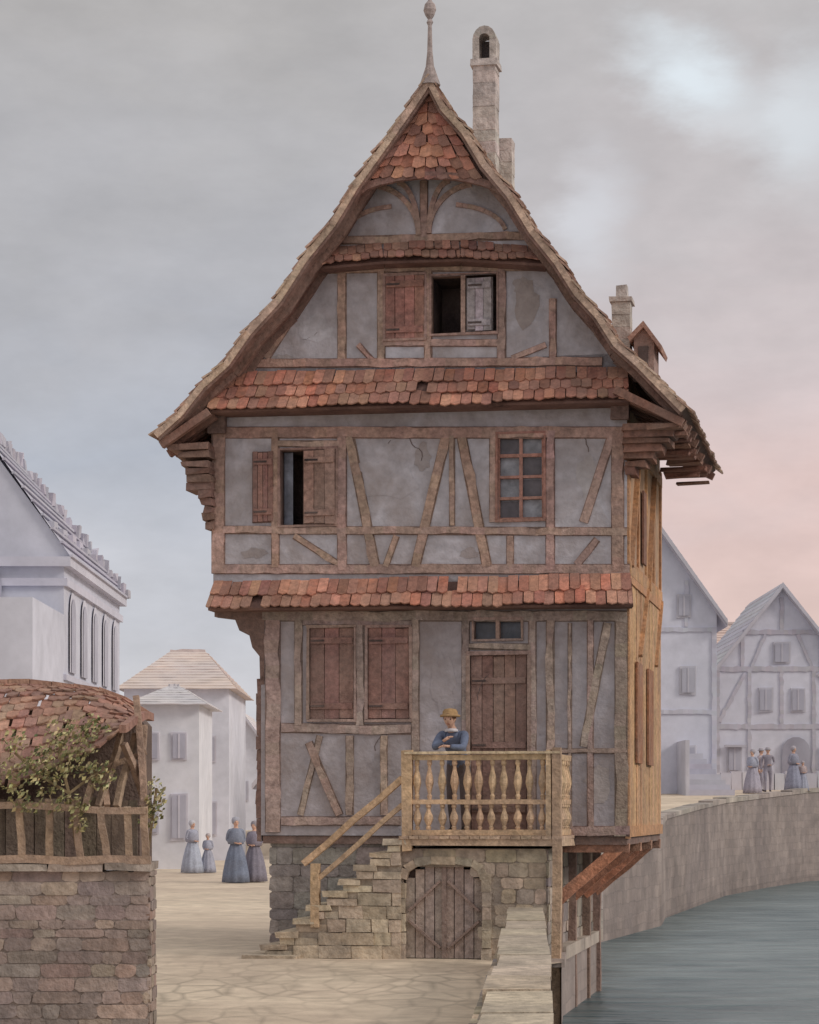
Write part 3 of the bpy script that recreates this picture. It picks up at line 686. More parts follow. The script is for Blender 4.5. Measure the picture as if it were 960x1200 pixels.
def rs(u,v):
    x=-6.5+u*4.0
    e=max(0,(u-.86)/.14)
    z0=2.02+.08*u+.5*max(0,(u-.7)/.3)**1.5; z1=3.08+.04*math.sin(u*5+.5)-.28*e**2
    y=20.0+1.3*v; z=z0+(z1-z0)*math.sin(v*math.pi/2*.95)+.04*noise.noise((x*1.6,v*2.4,1))
    return Vector((x+.1*v*e,y,z))
rows=13
for r in range(rows):
    n=36
    for i in range(n):
        e=R.uniform(-.18,.18)/n
        u0=(i+(.5 if r%2 else 0))/n+e; u1=min(1,u0+.97/n); u0=max(0,u0)
        if u0>=.995: continue
        v1=(r)/rows; v0=(r+1.3)/rows
        up=Vector((0,-.5,.85))
        a,b2,c,d=rs(u0,v0),rs(u1,v0),rs(u1,v1),rs(u0,v1); jj=Vector((0,0,R.uniform(-.03,.02)))
        T=[a+up*.005,b2+up*.005,c+up*.026+jj,(c+d)/2+up*.03+Vector((0,-.01,-.02))+jj,d+up*.026+jj*R.uniform(0,1)]; Bt=[p_-up*.022 for p_ in T]
        t.mesh([p_-off for p_ in T+Bt],[(0,1,2,3,4),(9,8,7,6,5)]+[(k,k+5,(k+1)%5+5,(k+1)%5) for k in range(5)],vary(R.choice(TC),.17,.05))
for k in range(20):
    a=rs(k/20,1);b2=rs((k+.97)/20,1); t.bar(a-off+Vector((0,0,.02)),b2-off+Vector((0,0,.02+R.uniform(-.01,.01))),.1,.06,vary(TC[2],.14))
for k in range(9):
    a=rs(1,k/9);b2=rs(1,(k+.95)/9); t.bar(a-off+Vector((.01,0,.01)),b2-off+Vector((.01,0,.01)),.06,.07,vary(TC[1],.12))
t.obj('shed_roof_tiles','tile',shed)
def foliage(name,clusters,cols,size=.035,stems=None):
    f=B()
    for (cx,cy,cz,rx,ry,rz,cnt) in clusters:
        for _ in range(cnt):
            while True:
                p_=Vector((R.uniform(-1,1),R.uniform(-1,1),R.uniform(-1,1)))
                if p_.length<1: break
            nn=noise.noise(p_*2.2+Vector((cx*3,0,cz*3)))
            if nn<-.1: continue
            c=Vector((cx+p_.x*rx,cy+p_.y*ry,cz+p_.z*rz)); sz=size*R.uniform(.5,1.3)
            a=Vector((R.gauss(0,1),R.gauss(0,1)-.6,R.gauss(0,1))).normalized(); b_=a.orthogonal().normalized(); c2=a.cross(b_)
            f.face([c-b_*sz,c-c2*sz*.6-a*sz*.2,c+b_*sz*1.1,c+c2*sz*.6-a*sz*.2],vary(cols[0] if nn>.22 and R.random()<.5 else R.choice(cols),.3,.1))
    if stems:
        for s_ in stems: 
            for p1,p2 in zip(s_,s_[1:]): f.bar(p1,p2,.022,.022,C(110,92,74))
    return f.obj(name,'leaf',recalc=False)
GC=[C(178,168,128,1.35),C(146,142,102,1.2),C(122,122,88,1.1),C(166,156,118,1.3),C(100,104,78,1),C(154,144,108,1.2)]
foliage('climbing_vine',[(rl(78),19.92,2.44,.3,.12,.26,620),(rl(40),19.82,2.2,.34,.1,.2,520),(rl(105),20.15,2.58,.16,.12,.18,220),(rl(20),19.85,2.5,.14,.1,.1,110),(rl(118),19.92,2.2,.16,.1,.14,220),(rl(-40),19.82,2.2,.3,.12,.2,300),(rl(62),19.82,1.98,.4,.06,.12,240),(rl(96),19.84,1.85,.1,.05,.16,110)],GC,.024,
   [[(rl(90),19.95,1.6),(rl(84),19.85,2.05),(rl(70),19.95,2.4),(rl(84),20.1,2.65)],[(rl(84),19.85,2.05),(rl(50),19.85,2.2),(rl(20),19.9,2.4)],[(rl(84),19.85,2.05),(rl(118),19.95,2.25)]])
foliage('ivy_bush',[(rl(178),20.3,2.0,.09,.12,.2,240),(rl(170),20.3,1.85,.1,.1,.14,130)],GC,.024,[[(rl(166),20.35,1.42),(rl(172),20.3,1.7),(rl(179),20.3,2.1)]])

# ---------------------------------------------------------------- background buildings
WF=C(184,184,192,1.55)  # haze is painted into these pale wall and roof colours
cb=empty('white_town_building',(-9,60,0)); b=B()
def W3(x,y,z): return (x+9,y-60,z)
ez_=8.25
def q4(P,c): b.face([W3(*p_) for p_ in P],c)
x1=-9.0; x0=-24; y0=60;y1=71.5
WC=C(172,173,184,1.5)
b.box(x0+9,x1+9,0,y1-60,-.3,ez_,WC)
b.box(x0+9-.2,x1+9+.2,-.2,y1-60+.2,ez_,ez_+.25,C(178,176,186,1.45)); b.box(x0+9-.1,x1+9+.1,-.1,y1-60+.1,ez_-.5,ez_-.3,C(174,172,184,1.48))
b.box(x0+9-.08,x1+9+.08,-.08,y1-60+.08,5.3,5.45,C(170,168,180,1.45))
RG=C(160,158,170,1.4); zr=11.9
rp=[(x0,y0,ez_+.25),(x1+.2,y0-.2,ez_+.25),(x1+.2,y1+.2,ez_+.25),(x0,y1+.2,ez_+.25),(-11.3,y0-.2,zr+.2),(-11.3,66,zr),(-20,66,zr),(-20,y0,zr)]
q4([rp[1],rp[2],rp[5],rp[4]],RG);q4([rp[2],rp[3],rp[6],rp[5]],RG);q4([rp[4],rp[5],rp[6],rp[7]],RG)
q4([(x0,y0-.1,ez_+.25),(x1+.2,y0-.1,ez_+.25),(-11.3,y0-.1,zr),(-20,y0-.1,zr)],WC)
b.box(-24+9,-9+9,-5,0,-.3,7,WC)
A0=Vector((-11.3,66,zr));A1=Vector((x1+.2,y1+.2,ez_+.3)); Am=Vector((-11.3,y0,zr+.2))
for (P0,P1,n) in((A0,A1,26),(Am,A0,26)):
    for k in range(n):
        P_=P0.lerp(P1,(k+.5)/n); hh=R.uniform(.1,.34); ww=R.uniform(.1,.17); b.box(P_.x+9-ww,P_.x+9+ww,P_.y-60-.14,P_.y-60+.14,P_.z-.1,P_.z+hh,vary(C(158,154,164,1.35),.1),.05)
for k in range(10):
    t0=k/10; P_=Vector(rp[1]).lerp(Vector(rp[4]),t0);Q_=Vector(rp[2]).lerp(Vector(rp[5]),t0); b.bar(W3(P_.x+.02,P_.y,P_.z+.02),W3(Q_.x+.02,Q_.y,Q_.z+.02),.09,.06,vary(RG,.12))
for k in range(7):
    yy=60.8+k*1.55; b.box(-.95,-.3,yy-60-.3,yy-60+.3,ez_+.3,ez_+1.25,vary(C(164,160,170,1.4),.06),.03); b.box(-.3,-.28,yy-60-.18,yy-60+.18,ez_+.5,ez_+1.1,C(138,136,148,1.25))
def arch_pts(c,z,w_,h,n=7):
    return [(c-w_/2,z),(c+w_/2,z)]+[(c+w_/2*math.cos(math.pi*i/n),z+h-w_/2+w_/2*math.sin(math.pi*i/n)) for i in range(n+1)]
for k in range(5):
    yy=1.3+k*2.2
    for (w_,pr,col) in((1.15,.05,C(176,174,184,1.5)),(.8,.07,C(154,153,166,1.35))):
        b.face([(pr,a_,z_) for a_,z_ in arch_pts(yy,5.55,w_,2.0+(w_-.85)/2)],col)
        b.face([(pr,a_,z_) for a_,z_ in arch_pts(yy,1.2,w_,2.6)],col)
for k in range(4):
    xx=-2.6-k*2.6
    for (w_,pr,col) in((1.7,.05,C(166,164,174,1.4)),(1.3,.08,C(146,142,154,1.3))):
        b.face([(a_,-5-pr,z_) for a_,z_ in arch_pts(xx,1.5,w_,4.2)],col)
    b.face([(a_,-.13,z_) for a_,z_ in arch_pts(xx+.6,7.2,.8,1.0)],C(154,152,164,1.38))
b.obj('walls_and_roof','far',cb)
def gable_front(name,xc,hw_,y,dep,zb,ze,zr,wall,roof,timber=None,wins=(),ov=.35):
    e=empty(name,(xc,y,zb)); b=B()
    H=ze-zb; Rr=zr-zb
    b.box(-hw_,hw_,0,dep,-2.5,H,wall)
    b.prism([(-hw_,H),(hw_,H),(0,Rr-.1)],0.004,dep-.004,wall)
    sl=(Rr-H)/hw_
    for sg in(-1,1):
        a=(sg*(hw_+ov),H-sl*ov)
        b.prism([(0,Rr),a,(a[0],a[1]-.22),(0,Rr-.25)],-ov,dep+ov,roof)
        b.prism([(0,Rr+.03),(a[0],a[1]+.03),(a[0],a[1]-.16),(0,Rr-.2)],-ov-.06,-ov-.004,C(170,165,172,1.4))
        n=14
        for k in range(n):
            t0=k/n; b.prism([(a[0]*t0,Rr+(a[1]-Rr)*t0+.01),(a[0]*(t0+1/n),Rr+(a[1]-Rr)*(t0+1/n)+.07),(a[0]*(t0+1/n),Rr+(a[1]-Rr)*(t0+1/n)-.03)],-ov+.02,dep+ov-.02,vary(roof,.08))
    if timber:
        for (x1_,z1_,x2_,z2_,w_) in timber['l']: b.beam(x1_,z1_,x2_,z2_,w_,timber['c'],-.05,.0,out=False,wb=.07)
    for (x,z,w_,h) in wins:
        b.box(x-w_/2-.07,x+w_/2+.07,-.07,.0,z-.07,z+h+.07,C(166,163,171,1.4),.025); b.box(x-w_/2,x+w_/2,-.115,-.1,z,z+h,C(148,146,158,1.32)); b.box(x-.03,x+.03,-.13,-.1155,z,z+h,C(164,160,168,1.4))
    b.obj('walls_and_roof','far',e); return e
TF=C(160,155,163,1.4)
tl=[(-2.8,.1,-2.8,5.3,.22),(2.8,.1,2.8,5.3,.22),(-2.8,5.3,2.8,5.3,.22),(-2.8,2.8,2.8,2.8,.22),(-1.4,2.8,-1.4,5.3,.16),(0,2.8,0,5.3,.16),(1.4,2.8,1.4,5.3,.16),(-2.7,3,-1.6,5.1,.16),(2.7,3,1.6,5.1,.16),
    (-1.7,6.9,1.7,6.9,.2),(-1.7,5.4,-1.7,6.8,.16),(1.7,5.4,1.7,6.8,.16),(0,6.9,0,8.4,.16),(-1.3,5.4,-.7,6.8,.14),(1.3,5.4,.7,6.8,.14),(-1.4,.1,-1.4,2.8,.16),(1.4,.1,1.4,2.8,.16)]
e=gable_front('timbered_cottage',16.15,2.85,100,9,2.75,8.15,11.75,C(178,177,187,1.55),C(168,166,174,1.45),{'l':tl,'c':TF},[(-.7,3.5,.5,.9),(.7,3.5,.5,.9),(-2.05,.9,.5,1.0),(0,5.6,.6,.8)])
bb=B(); bb.face([(a_,-.15,z_) for a_,z_ in arch_pts(.6,.05,1.2,2.3)],C(136,132,144,1.2)); bb.face([(a_,-.15,z_) for a_,z_ in arch_pts(2.1,.05,.8,2.1)],C(140,138,150,1.25))
bb.box(-2.5,-1.55,-.3,-.1,1.9,2.0,TF); bb.obj('doorways','far',e)
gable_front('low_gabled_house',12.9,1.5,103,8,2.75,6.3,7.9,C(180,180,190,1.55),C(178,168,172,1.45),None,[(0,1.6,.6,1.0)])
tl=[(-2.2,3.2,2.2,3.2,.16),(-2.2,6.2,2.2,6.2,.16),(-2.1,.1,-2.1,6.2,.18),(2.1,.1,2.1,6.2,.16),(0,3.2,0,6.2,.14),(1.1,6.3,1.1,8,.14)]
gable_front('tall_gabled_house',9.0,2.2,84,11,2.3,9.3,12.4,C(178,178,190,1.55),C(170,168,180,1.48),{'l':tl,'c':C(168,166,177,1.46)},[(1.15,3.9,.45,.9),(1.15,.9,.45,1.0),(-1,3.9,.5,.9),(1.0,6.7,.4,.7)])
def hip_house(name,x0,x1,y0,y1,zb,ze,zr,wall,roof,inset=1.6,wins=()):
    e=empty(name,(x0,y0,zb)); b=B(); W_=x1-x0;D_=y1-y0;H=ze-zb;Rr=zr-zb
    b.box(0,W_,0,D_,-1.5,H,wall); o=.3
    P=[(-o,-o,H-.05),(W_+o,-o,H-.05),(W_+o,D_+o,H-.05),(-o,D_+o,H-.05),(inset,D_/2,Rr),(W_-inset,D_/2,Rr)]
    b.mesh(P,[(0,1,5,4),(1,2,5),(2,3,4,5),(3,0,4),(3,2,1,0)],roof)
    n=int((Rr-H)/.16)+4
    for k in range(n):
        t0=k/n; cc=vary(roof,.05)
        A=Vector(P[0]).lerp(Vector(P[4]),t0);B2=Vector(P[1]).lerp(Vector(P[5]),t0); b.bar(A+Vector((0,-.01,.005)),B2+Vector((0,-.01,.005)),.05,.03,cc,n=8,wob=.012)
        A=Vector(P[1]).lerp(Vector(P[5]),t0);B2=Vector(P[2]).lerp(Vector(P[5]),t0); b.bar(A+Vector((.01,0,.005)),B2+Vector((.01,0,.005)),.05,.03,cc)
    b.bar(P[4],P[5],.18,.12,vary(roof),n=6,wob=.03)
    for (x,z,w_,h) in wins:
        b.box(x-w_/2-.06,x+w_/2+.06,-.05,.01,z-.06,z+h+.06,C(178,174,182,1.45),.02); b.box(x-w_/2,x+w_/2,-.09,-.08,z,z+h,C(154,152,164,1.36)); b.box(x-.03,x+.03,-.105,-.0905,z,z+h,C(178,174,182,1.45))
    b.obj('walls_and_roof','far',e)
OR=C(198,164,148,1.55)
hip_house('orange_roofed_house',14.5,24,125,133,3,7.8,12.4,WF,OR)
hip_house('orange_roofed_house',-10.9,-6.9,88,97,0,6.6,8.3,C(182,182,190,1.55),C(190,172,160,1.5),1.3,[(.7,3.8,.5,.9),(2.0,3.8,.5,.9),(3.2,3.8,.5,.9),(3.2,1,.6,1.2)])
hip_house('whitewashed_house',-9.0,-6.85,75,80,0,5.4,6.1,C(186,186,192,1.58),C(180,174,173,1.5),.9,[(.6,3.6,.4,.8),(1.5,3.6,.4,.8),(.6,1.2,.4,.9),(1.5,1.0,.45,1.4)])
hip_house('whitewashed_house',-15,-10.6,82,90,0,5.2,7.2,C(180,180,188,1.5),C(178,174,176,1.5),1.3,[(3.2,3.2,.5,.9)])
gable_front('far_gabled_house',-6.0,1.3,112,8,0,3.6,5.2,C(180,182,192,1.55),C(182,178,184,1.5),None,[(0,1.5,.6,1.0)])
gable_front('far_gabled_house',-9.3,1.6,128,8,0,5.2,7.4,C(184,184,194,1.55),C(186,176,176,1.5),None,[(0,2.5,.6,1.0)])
ss=B()
for i in range(8): ss.box(9.9+.0,11.5-.12*i,81.5+.32*i,84,2.0,2.45+.19*(i+1),vary(C(168,166,176,1.4),.1),.02)
ss.box(9.75,9.9,81.4,84,2.0,4.4,C(168,166,174,1.4),.01)
ss.obj('quay_steps','far')
lw=B()
for k in range(14): lw.box(10.9+k*.42,11.3+k*.42,90,90.35,2.3,3.4+R.uniform(-.06,.06),vary(C(174,170,176,1.45),.06),.02)
lw.obj('low_quay_wall','far')
hb=B(); vs=[];n=90
for i in range(n+1):
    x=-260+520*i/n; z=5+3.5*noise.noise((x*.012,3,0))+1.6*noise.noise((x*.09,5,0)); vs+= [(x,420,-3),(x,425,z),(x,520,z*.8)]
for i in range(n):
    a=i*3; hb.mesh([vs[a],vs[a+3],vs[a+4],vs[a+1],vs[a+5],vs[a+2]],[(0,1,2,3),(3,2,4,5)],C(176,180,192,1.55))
hb.obj('distant_hills','far')

# ---------------------------------------------------------------- people
def skin_figure(name,J,E,cols,loc,rz=0,extra=None,parent=None,sub=2,scale=1):
    keys=list(J); me=bpy.data.meshes.new(name); me.from_pydata([J[k][0] for k in keys],[(keys.index(a),keys.index(b)) for a,b,_ in E],[])
    o=bpy.data.objects.new(name+'_tmp',me); scene.collection.objects.link(o)
    m=o.modifiers.new('s','SKIN'); m.use_smooth_shade=True
    for i,k in enumerate(keys):
        r=J[k][1]; r=(r,r) if not isinstance(r,tuple) else r
        me.skin_vertices[0].data[i].radius=r; me.skin_vertices[0].data[i].use_root=(i==0)
    sb=o.modifiers.new('u','SUBSURF'); sb.levels=sub
    dg=bpy.context.evaluated_depsgraph_get(); ev=o.evaluated_get(dg); em=ev.to_mesh()
    b=B(); b.v+=[tuple(v.co) for v in em.vertices]
    segs=[(Vector(J[a][0]),Vector(J[c][0]),cols[t]) for a,c,t in E]
    for p in em.polygons:
        c=p.center; best=None
        for a,d,col in segs:
            ab=d-a; t=max(0,min(1,(c-a).dot(ab)/max(1e-9,ab.length_squared))); q=(a+ab*t-c).length
            if best is None or q<best[0]: best=(q,col)
        b.f.append(tuple(p.vertices)); b.c.append(best[1])
    ev.to_mesh_clear(); bpy.data.objects.remove(o)
    if extra: extra(b)
    r=b.obj(name,'cloth',parent,recalc=False,smooth=True); r.location=loc; r.rotation_euler=(0,0,rz); r.scale=(scale,)*3
    return r
def head(b,c,r,skin,hair,hat=None,hatc=None,tilt=0):
    bm=bmesh.new(); bmesh.ops.create_icosphere(bm,subdivisions=3,radius=1)
    cols=[]
    for v in bm.verts:
        x,y,z=v.co
        X=x*.78*(1-.25*max(0,-z)); Y=y*.95; Z=z*1.18
        if y<-.3:
            nose=math.exp(-((x/.16)**2+((z+.05)/.25)**2)); Y-=.22*nose
            eye=math.exp(-(((abs(x)-.33)/.16)**2+((z-.1)/.12)**2)); Y+=.1*eye
            Y-=.08*math.exp(-((x/.3)**2+((z+.85)/.2)**2))
        ear=math.exp(-((y/.18)**2+((z)/.25)**2)); X*=1+.15*ear
        v.co=(X,Y,Z)
    M_=Matrix.Rotation(tilt,4,'X')
    for f in bm.faces:
        cc=f.calc_center_median(); col=skin
        if cc.z>.45 or cc.y>.0 or (abs(cc.x)>.55 and cc.z>-.1): col=hair
        elif cc.y<-.6 and abs(abs(cc.x)-.3)<.13 and abs(cc.z-.1)<.09: col=(.05,.04,.04)
        elif cc.y<-.6 and abs(cc.x)<.24 and abs(cc.z+.52)<.08: col=C(150,80,72)
        cols.append(col)
    n=len(b.v); 
    for v in bm.verts:
        p_=M_@v.co; b.v.append((c[0]+p_.x*r,c[1]+p_.y*r,c[2]+p_.z*r))
    for f,col in zip(bm.faces,cols): b.f.append(tuple(n+v.index for v in f.verts)); b.c.append(col)
    bm.free()
    if hat=='brim':
        b.lathe(c[0],c[1]+.01,c[2]+r*.35,[(r*.95,0),(r*1.32,-.016),(r*1.28,.008),(r*.98,.02),(r*.98,r*.5),(r*.72,r*.85),(.01,r*.95)],hatc,16)
    if hat=='bonnet':
        b.lathe(c[0],c[1]+.025,c[2]-r*.5,[(r*.7,0),(r*1.08,r*.5),(r*1.12,r*1.2),(r*.8,r*1.8),(.01,r*2.0)],hatc,14)
def hand(b,w,d,side,skin,up=Vector((0,0,1))):
    d=Vector(d).normalized(); w=Vector(w); s_=d.cross(up).normalized()*side
    b.bar(w,w+d*.085,.07,.03,skin,w2=.075)
    for i,l in enumerate((.07,.08,.075,.058)):
        p0=w+d*.08+s_*(-.03+.02*i); p1=p0+d*l*.5-up*.006; p2=p1+d*l*.4-up*.022
        b.bar(p0,p1,.017,.017,skin); b.bar(p1,p2,.016,.015,skin,w2=.011)
    p0=w+d*.025-s_*.03; p1=p0+d*.035-s_*.03; b.bar(p0,p1,.022,.02,skin); b.bar(p1,p1+d*.03-s_*.004,.018,.018,skin,w2=.012)
SK=C(200,162,142,1.2)
def baseJ():
    return {'pel':((0,0,.93),(.15,.11)),'waist':((0,0,1.08),(.13,.1)),'chest':((0,0,1.28),(.16,.115)),'nb':((0,0,1.43),.07),'nk':((0,0,1.5),.05),'hd':((0,-.01,1.58),.055),
     'sl':((-.18,0,1.39),.062),'el':((-.23,.03,1.12),.045),'wl':((-.2,-.1,.92),.03),'sr':((.18,0,1.39),.062),'er':((.23,.03,1.12),.045),'wr':((.2,-.1,.92),.03),
     'hl':((-.09,0,.86),.095),'kl':((-.1,-.02,.48),.06),'al':((-.1,.02,.09),.042),'tl':((-.11,-.14,.035),.036),
     'hr':((.09,0,.86),.095),'kr':((.1,-.02,.48),.06),'ar':((.1,.02,.09),.042),'tr':((.11,-.14,.035),.036)}
BE=[('pel','waist','t'),('waist','chest','t'),('chest','nb','t'),('nb','nk','s'),('nk','hd','s'),('chest','sl','t'),('sl','el','t'),('el','wl','t'),('chest','sr','t'),('sr','er','t'),('er','wr','t'),
    ('pel','hl','l'),('hl','kl','l'),('kl','al','l'),('al','tl','b'),('pel','hr','l'),('hr','kr','l'),('kr','ar','l'),('ar','tr','b')]
J=baseJ(); ch_={'pel':(0,.36,.9),'waist':(0,.3,1.05),'chest':(0,.17,1.22),'nb':(0,.08,1.35),'nk':(0,.045,1.4),'hd':(0,.02,1.47),'sl':(-.165,.13,1.31),'el':(-.19,-.06,1.12),'wl':(-.03,-.17,1.2),'sr':(.165,.13,1.31),'er':(.2,-.06,1.12),'wr':(.05,-.15,1.14),
   'hl':(-.09,.36,.84),'kl':(-.1,.34,.47),'al':(-.1,.42,.09),'tl':(-.11,.26,.035),'hr':(.09,.36,.84),'kr':(.1,.28,.47),'ar':(.1,.3,.09),'tr':(.11,.14,.035)}
for k,v in ch_.items(): J[k]=(v,J[k][1])
J['el']=(J['el'][0],.05);J['er']=(J['er'][0],.05); J['chest']=(J['chest'][0],(.14,.12))
ppx,_=F(527,880,YL+.1)
def ex(b):
    head(b,(0,.0,1.5),.1,SK,C(112,84,64),'brim',C(168,136,98,1.15),tilt=.3)
    hand(b,(-.03,-.17,1.205),(.75,.1,.5),1,SK); hand(b,(.05,-.15,1.14),(-1,-.1,.05),-1,SK)
    b.lathe(0,.06,1.33,[(.09,0),(.085,.03),(.06,.045)],C(190,186,190,1.3),12)
skin_figure('person_leaning',J,BE,{'t':C(104,114,138,1.2),'s':SK,'l':C(104,94,94,1.1),'b':C(60,50,46,1)},(ppx,YL+.12,Z_fl-.01),-.15,ex,house)
def walker(name,loc,rz,top,skirt,hatc,h=1.66,man=False,hat='bonnet'):
    J=baseJ()
    J['el']=((-.24,.02,1.13),.045); J['wl']=((-.08,-.17,1.06),.03); J['er']=((.24,.02,1.13),.045); J['wr']=((.1,-.17,1.04),.03)
    if man:
        J['wl']=((-.24,-.06,.88),.03); J['kl']=((-.1,-.12,.5),.06); J['al']=((-.1,-.08,.09),.042);J['tl']=((-.11,-.24,.035),.036); J['kr']=((.1,.04,.5),.06); J['ar']=((.1,.18,.1),.042);J['tr']=((.11,.06,.035),.036)
    def ex(b):
        head(b,(0,-.01,1.59),.1,SK,C(96,78,68),hat,hatc)
        hand(b,J['wl'][0],(.8,-.3,-.1) if not man else (0,-.2,-1),1,SK,Vector((0,0,1)) if not man else Vector((1,0,0))); hand(b,J['wr'][0],(-.8,-.3,.1),-1,SK)
        if not man:
            b.lathe(0,0,0,[(.30,.02),(.36,.025),(.335,.25),(.28,.55),(.22,.8),(.15,1.0),(.125,1.08)],skirt,40,flute=.06,fn=10)
            b.lathe(0,.0,0,[(.2,1.02),(.23,1.1),(.2,1.3),(.1,1.44)],top,18,flute=.03,fn=5)
    skin_figure(name,J,BE,{'t':top,'s':SK,'l':skirt,'b':C(70,62,62,1)},loc,rz,ex,scale=h/1.72)
BL2=C(144,146,160,1.38)
walker('woman_walking',(-4.56,60.5,0),.3,C(116,122,138,1.3),C(108,116,134,1.3),C(150,150,160,1.3),1.72)
walker('woman_walking',(-4.12,61.2,0),-.4,C(124,118,130,1.3),C(120,116,128,1.3),C(140,134,140,1.3),1.62)
walker('woman_walking',(-6.6,70,0),.8,BL2,C(150,156,170,1.42),C(170,170,176,1.4),1.6)
walker('child_walking',(-6.15,70.3,0),-.3,BL2,BL2,C(170,160,160,1.4),1.2)
def gz(x,y): return HZ(y)*KF(XB(y)-x,y)
for nm,px,d,h,man,c1,c2 in(('woman_standing',882,84,1.62,False,BL2,C(146,142,154,1.4)),('man_standing',900,85,1.7,True,C(138,132,142,1.33),C(140,136,148,1.33)),('woman_standing',930,88,1.72,False,C(132,132,146,1.3),C(134,136,152,1.36)),('man_standing',892,86.5,1.66,True,C(150,140,146,1.33),C(144,140,152,1.33)),('child_standing',941,88,1.15,False,C(160,144,144,1.33),BL2)):
    x=(px-480)/FL*d; walker(nm,(x,d,gz(x,d)),R.uniform(-.9,.9),c1,c2,C(158,152,158,1.33),h,man=man,hat='brim' if man else 'bonnet')

# ---------------------------------------------------------------- sky + light
world=bpy.data.worlds.new('World'); scene.world=world; world.use_nodes=True
nt=world.node_tree; N=nt.nodes; L=nt.links; N.clear()
SUNV=Vector((.86,-.36,.54)).normalized()
sky=N.new('ShaderNodeTexSky'); sky.sky_type='NISHITA'; sky.sun_disc=False
sky.sun_elevation=math.asin(SUNV.z); sky.sun_rotation=math.atan2(SUNV.x,SUNV.y)
bg1=N.new('ShaderNodeBackground'); bg1.inputs['Strength'].default_value=.08; L.new(sky.outputs[0],bg1.inputs['Color'])
tc=N.new('ShaderNodeTexCoord'); sep=N.new('ShaderNodeSeparateXYZ'); L.new(tc.outputs['Generated'],sep.inputs[0])
def ramp(els):
    r=N.new('ShaderNodeValToRGB'); e=r.color_ramp.elements
    e[0].position=els[0][0]; e[0].color=(*els[0][1],1); e[1].position=els[-1][0]; e[1].color=(*els[-1][1],1)
    for p_,c_ in els[1:-1]:
        q_=e.new(p_); q_.color=(*c_,1)
    return r
k=1.17
sl=lambda r,g,b_:tuple(lin(v)*k for v in (r,g,b_))
mpw=N.new('ShaderNodeMapping'); mpw.inputs['Scale'].default_value=(1,1,2.2); L.new(tc.outputs['Generated'],mpw.inputs['Vector'])
def wn(s,d,dist=0):
    n=N.new('ShaderNodeTexNoise'); n.inputs['Scale'].default_value=s; n.inputs['Detail'].default_value=d; n.inputs['Distortion'].default_value=dist; n.inputs['Roughness'].default_value=.6; L.new(mpw.outputs[0],n.inputs['Vector']); return n
nA=wn(6,4,.4); nB=wn(17,5,0)
jit=N.new('ShaderNodeMath'); jit.operation='MULTIPLY_ADD'; jit.inputs[1].default_value=.13; L.new(nA.outputs['Fac'],jit.inputs[0]); L.new(sep.outputs['Z'],jit.inputs[2])
sb=N.new('ShaderNodeMath'); sb.operation='SUBTRACT'; sb.inputs[1].default_value=.065; L.new(jit.outputs[0],sb.inputs[0])
rL=ramp([(0,sl(196,194,198)),(.09,sl(188,189,196)),(.15,sl(172,176,186)),(.21,sl(172,172,177)),(.33,sl(173,170,169)),(.6,(.74,.73,.71))])
rR=ramp([(0,sl(208,194,192)),(.06,sl(214,188,180)),(.12,sl(212,187,182)),(.17,sl(202,188,188)),(.24,sl(188,182,183)),(.33,sl(180,177,177)),(.6,(.74,.73,.71))])
L.new(sb.outputs[0],rL.inputs[0]); L.new(sb.outputs[0],rR.inputs[0])
xr=N.new('ShaderNodeMapRange'); xr.inputs['From Min'].default_value=-.06; xr.inputs['From Max'].default_value=.12; xr.interpolation_type='SMOOTHSTEP'
L.new(sep.outputs['X'],xr.inputs['Value'])
mx=N.new('ShaderNodeMix'); mx.data_type='RGBA'; L.new(xr.outputs[0],mx.inputs['Factor']); L.new(rL.outputs[0],mx.inputs['A']); L.new(rR.outputs[0],mx.inputs['B'])
m1=N.new('ShaderNodeMapRange'); m1.inputs['From Min'].default_value=.3;m1.inputs['From Max'].default_value=.7;m1.inputs['To Min'].default_value=.92;m1.inputs['To Max'].default_value=1.08; L.new(nB.outputs['Fac'],m1.inputs['Value'])
v1=N.new('ShaderNodeVectorMath'); v1.operation='SCALE'; L.new(mx.outputs['Result'],v1.inputs[0]); L.new(m1.outputs[0],v1.inputs['Scale'])
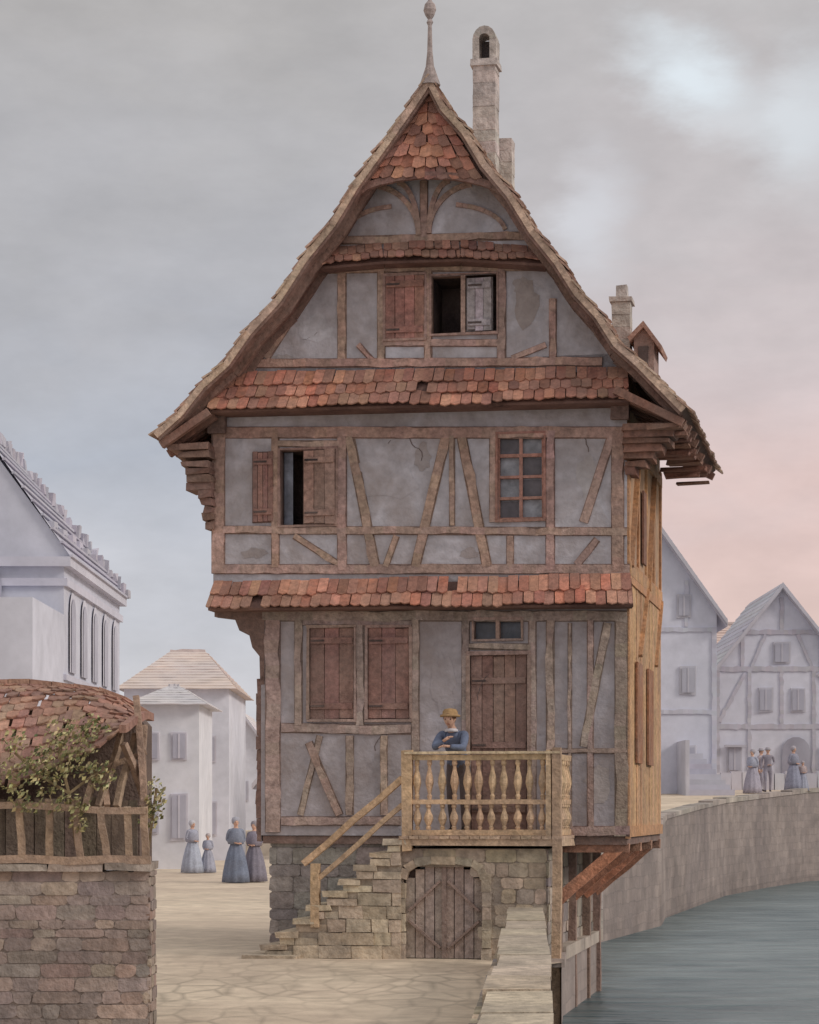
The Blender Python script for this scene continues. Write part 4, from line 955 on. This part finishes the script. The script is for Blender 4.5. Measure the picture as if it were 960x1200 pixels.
def glare_patch(dirv,rad,col,amt,stretch,prev):  # reflections on picture glass, painted into the sky colour as pale patches
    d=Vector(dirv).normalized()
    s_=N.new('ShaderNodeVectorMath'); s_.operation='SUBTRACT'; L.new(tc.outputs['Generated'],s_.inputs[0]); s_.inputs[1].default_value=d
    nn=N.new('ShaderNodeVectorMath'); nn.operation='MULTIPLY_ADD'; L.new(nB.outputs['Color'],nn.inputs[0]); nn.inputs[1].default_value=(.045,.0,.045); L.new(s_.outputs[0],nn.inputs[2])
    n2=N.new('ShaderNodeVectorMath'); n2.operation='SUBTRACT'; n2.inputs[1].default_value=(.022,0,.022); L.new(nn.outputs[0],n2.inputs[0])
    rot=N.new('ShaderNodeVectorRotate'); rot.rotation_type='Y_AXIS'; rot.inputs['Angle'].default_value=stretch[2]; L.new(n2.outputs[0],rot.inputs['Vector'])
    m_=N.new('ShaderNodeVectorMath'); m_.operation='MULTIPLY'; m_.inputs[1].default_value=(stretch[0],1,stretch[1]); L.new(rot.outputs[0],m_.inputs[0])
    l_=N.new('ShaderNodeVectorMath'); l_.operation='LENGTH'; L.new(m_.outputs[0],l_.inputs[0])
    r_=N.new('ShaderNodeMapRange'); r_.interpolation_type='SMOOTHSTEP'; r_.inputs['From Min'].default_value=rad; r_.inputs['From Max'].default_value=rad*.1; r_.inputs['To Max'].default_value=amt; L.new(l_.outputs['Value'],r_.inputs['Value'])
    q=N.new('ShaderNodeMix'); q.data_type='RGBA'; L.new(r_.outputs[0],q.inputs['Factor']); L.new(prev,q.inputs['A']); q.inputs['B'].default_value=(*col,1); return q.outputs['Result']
def dirv(ax,el): return (ax,1,el)
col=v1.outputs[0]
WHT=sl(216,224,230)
col=glare_patch(dirv(.122,.318),.04,WHT,.95,(.8,1.4,-.75),col)
col=glare_patch(dirv(.172,.298),.036,WHT,.6,(1.2,.8,0),col)
col=glare_patch(dirv(.078,.258),.032,sl(208,210,216),.65,(1.3,.8,0),col)
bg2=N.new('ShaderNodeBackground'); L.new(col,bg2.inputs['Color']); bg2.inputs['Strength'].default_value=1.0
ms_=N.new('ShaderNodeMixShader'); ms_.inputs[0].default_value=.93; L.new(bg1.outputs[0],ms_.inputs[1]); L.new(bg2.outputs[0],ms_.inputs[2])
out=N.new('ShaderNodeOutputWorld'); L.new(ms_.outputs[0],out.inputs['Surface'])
sd=bpy.data.lights.new('sun','SUN'); sd.energy=1.4; sd.angle=math.radians(14); sd.color=(1,.93,.84)
so=bpy.data.objects.new('sun',sd); scene.collection.objects.link(so); so.rotation_euler=SUNV.to_track_quat('Z','Y').to_euler(); so.location=(20,-5,25)
scene.view_settings.view_transform='Standard'; scene.view_settings.look='None'; scene.view_settings.exposure=0
cam=bpy.data.cameras.new('camera'); co=bpy.data.objects.new('camera',cam); scene.collection.objects.link(co); scene.camera=co
co.location=(0,0,CAMZ); co.rotation_euler=(math.radians(90),0,0)
cam.sensor_width=36; cam.sensor_fit='AUTO'; cam.lens=36*FL/1200; cam.shift_y=(HOR-600)/1200; cam.clip_end=6000
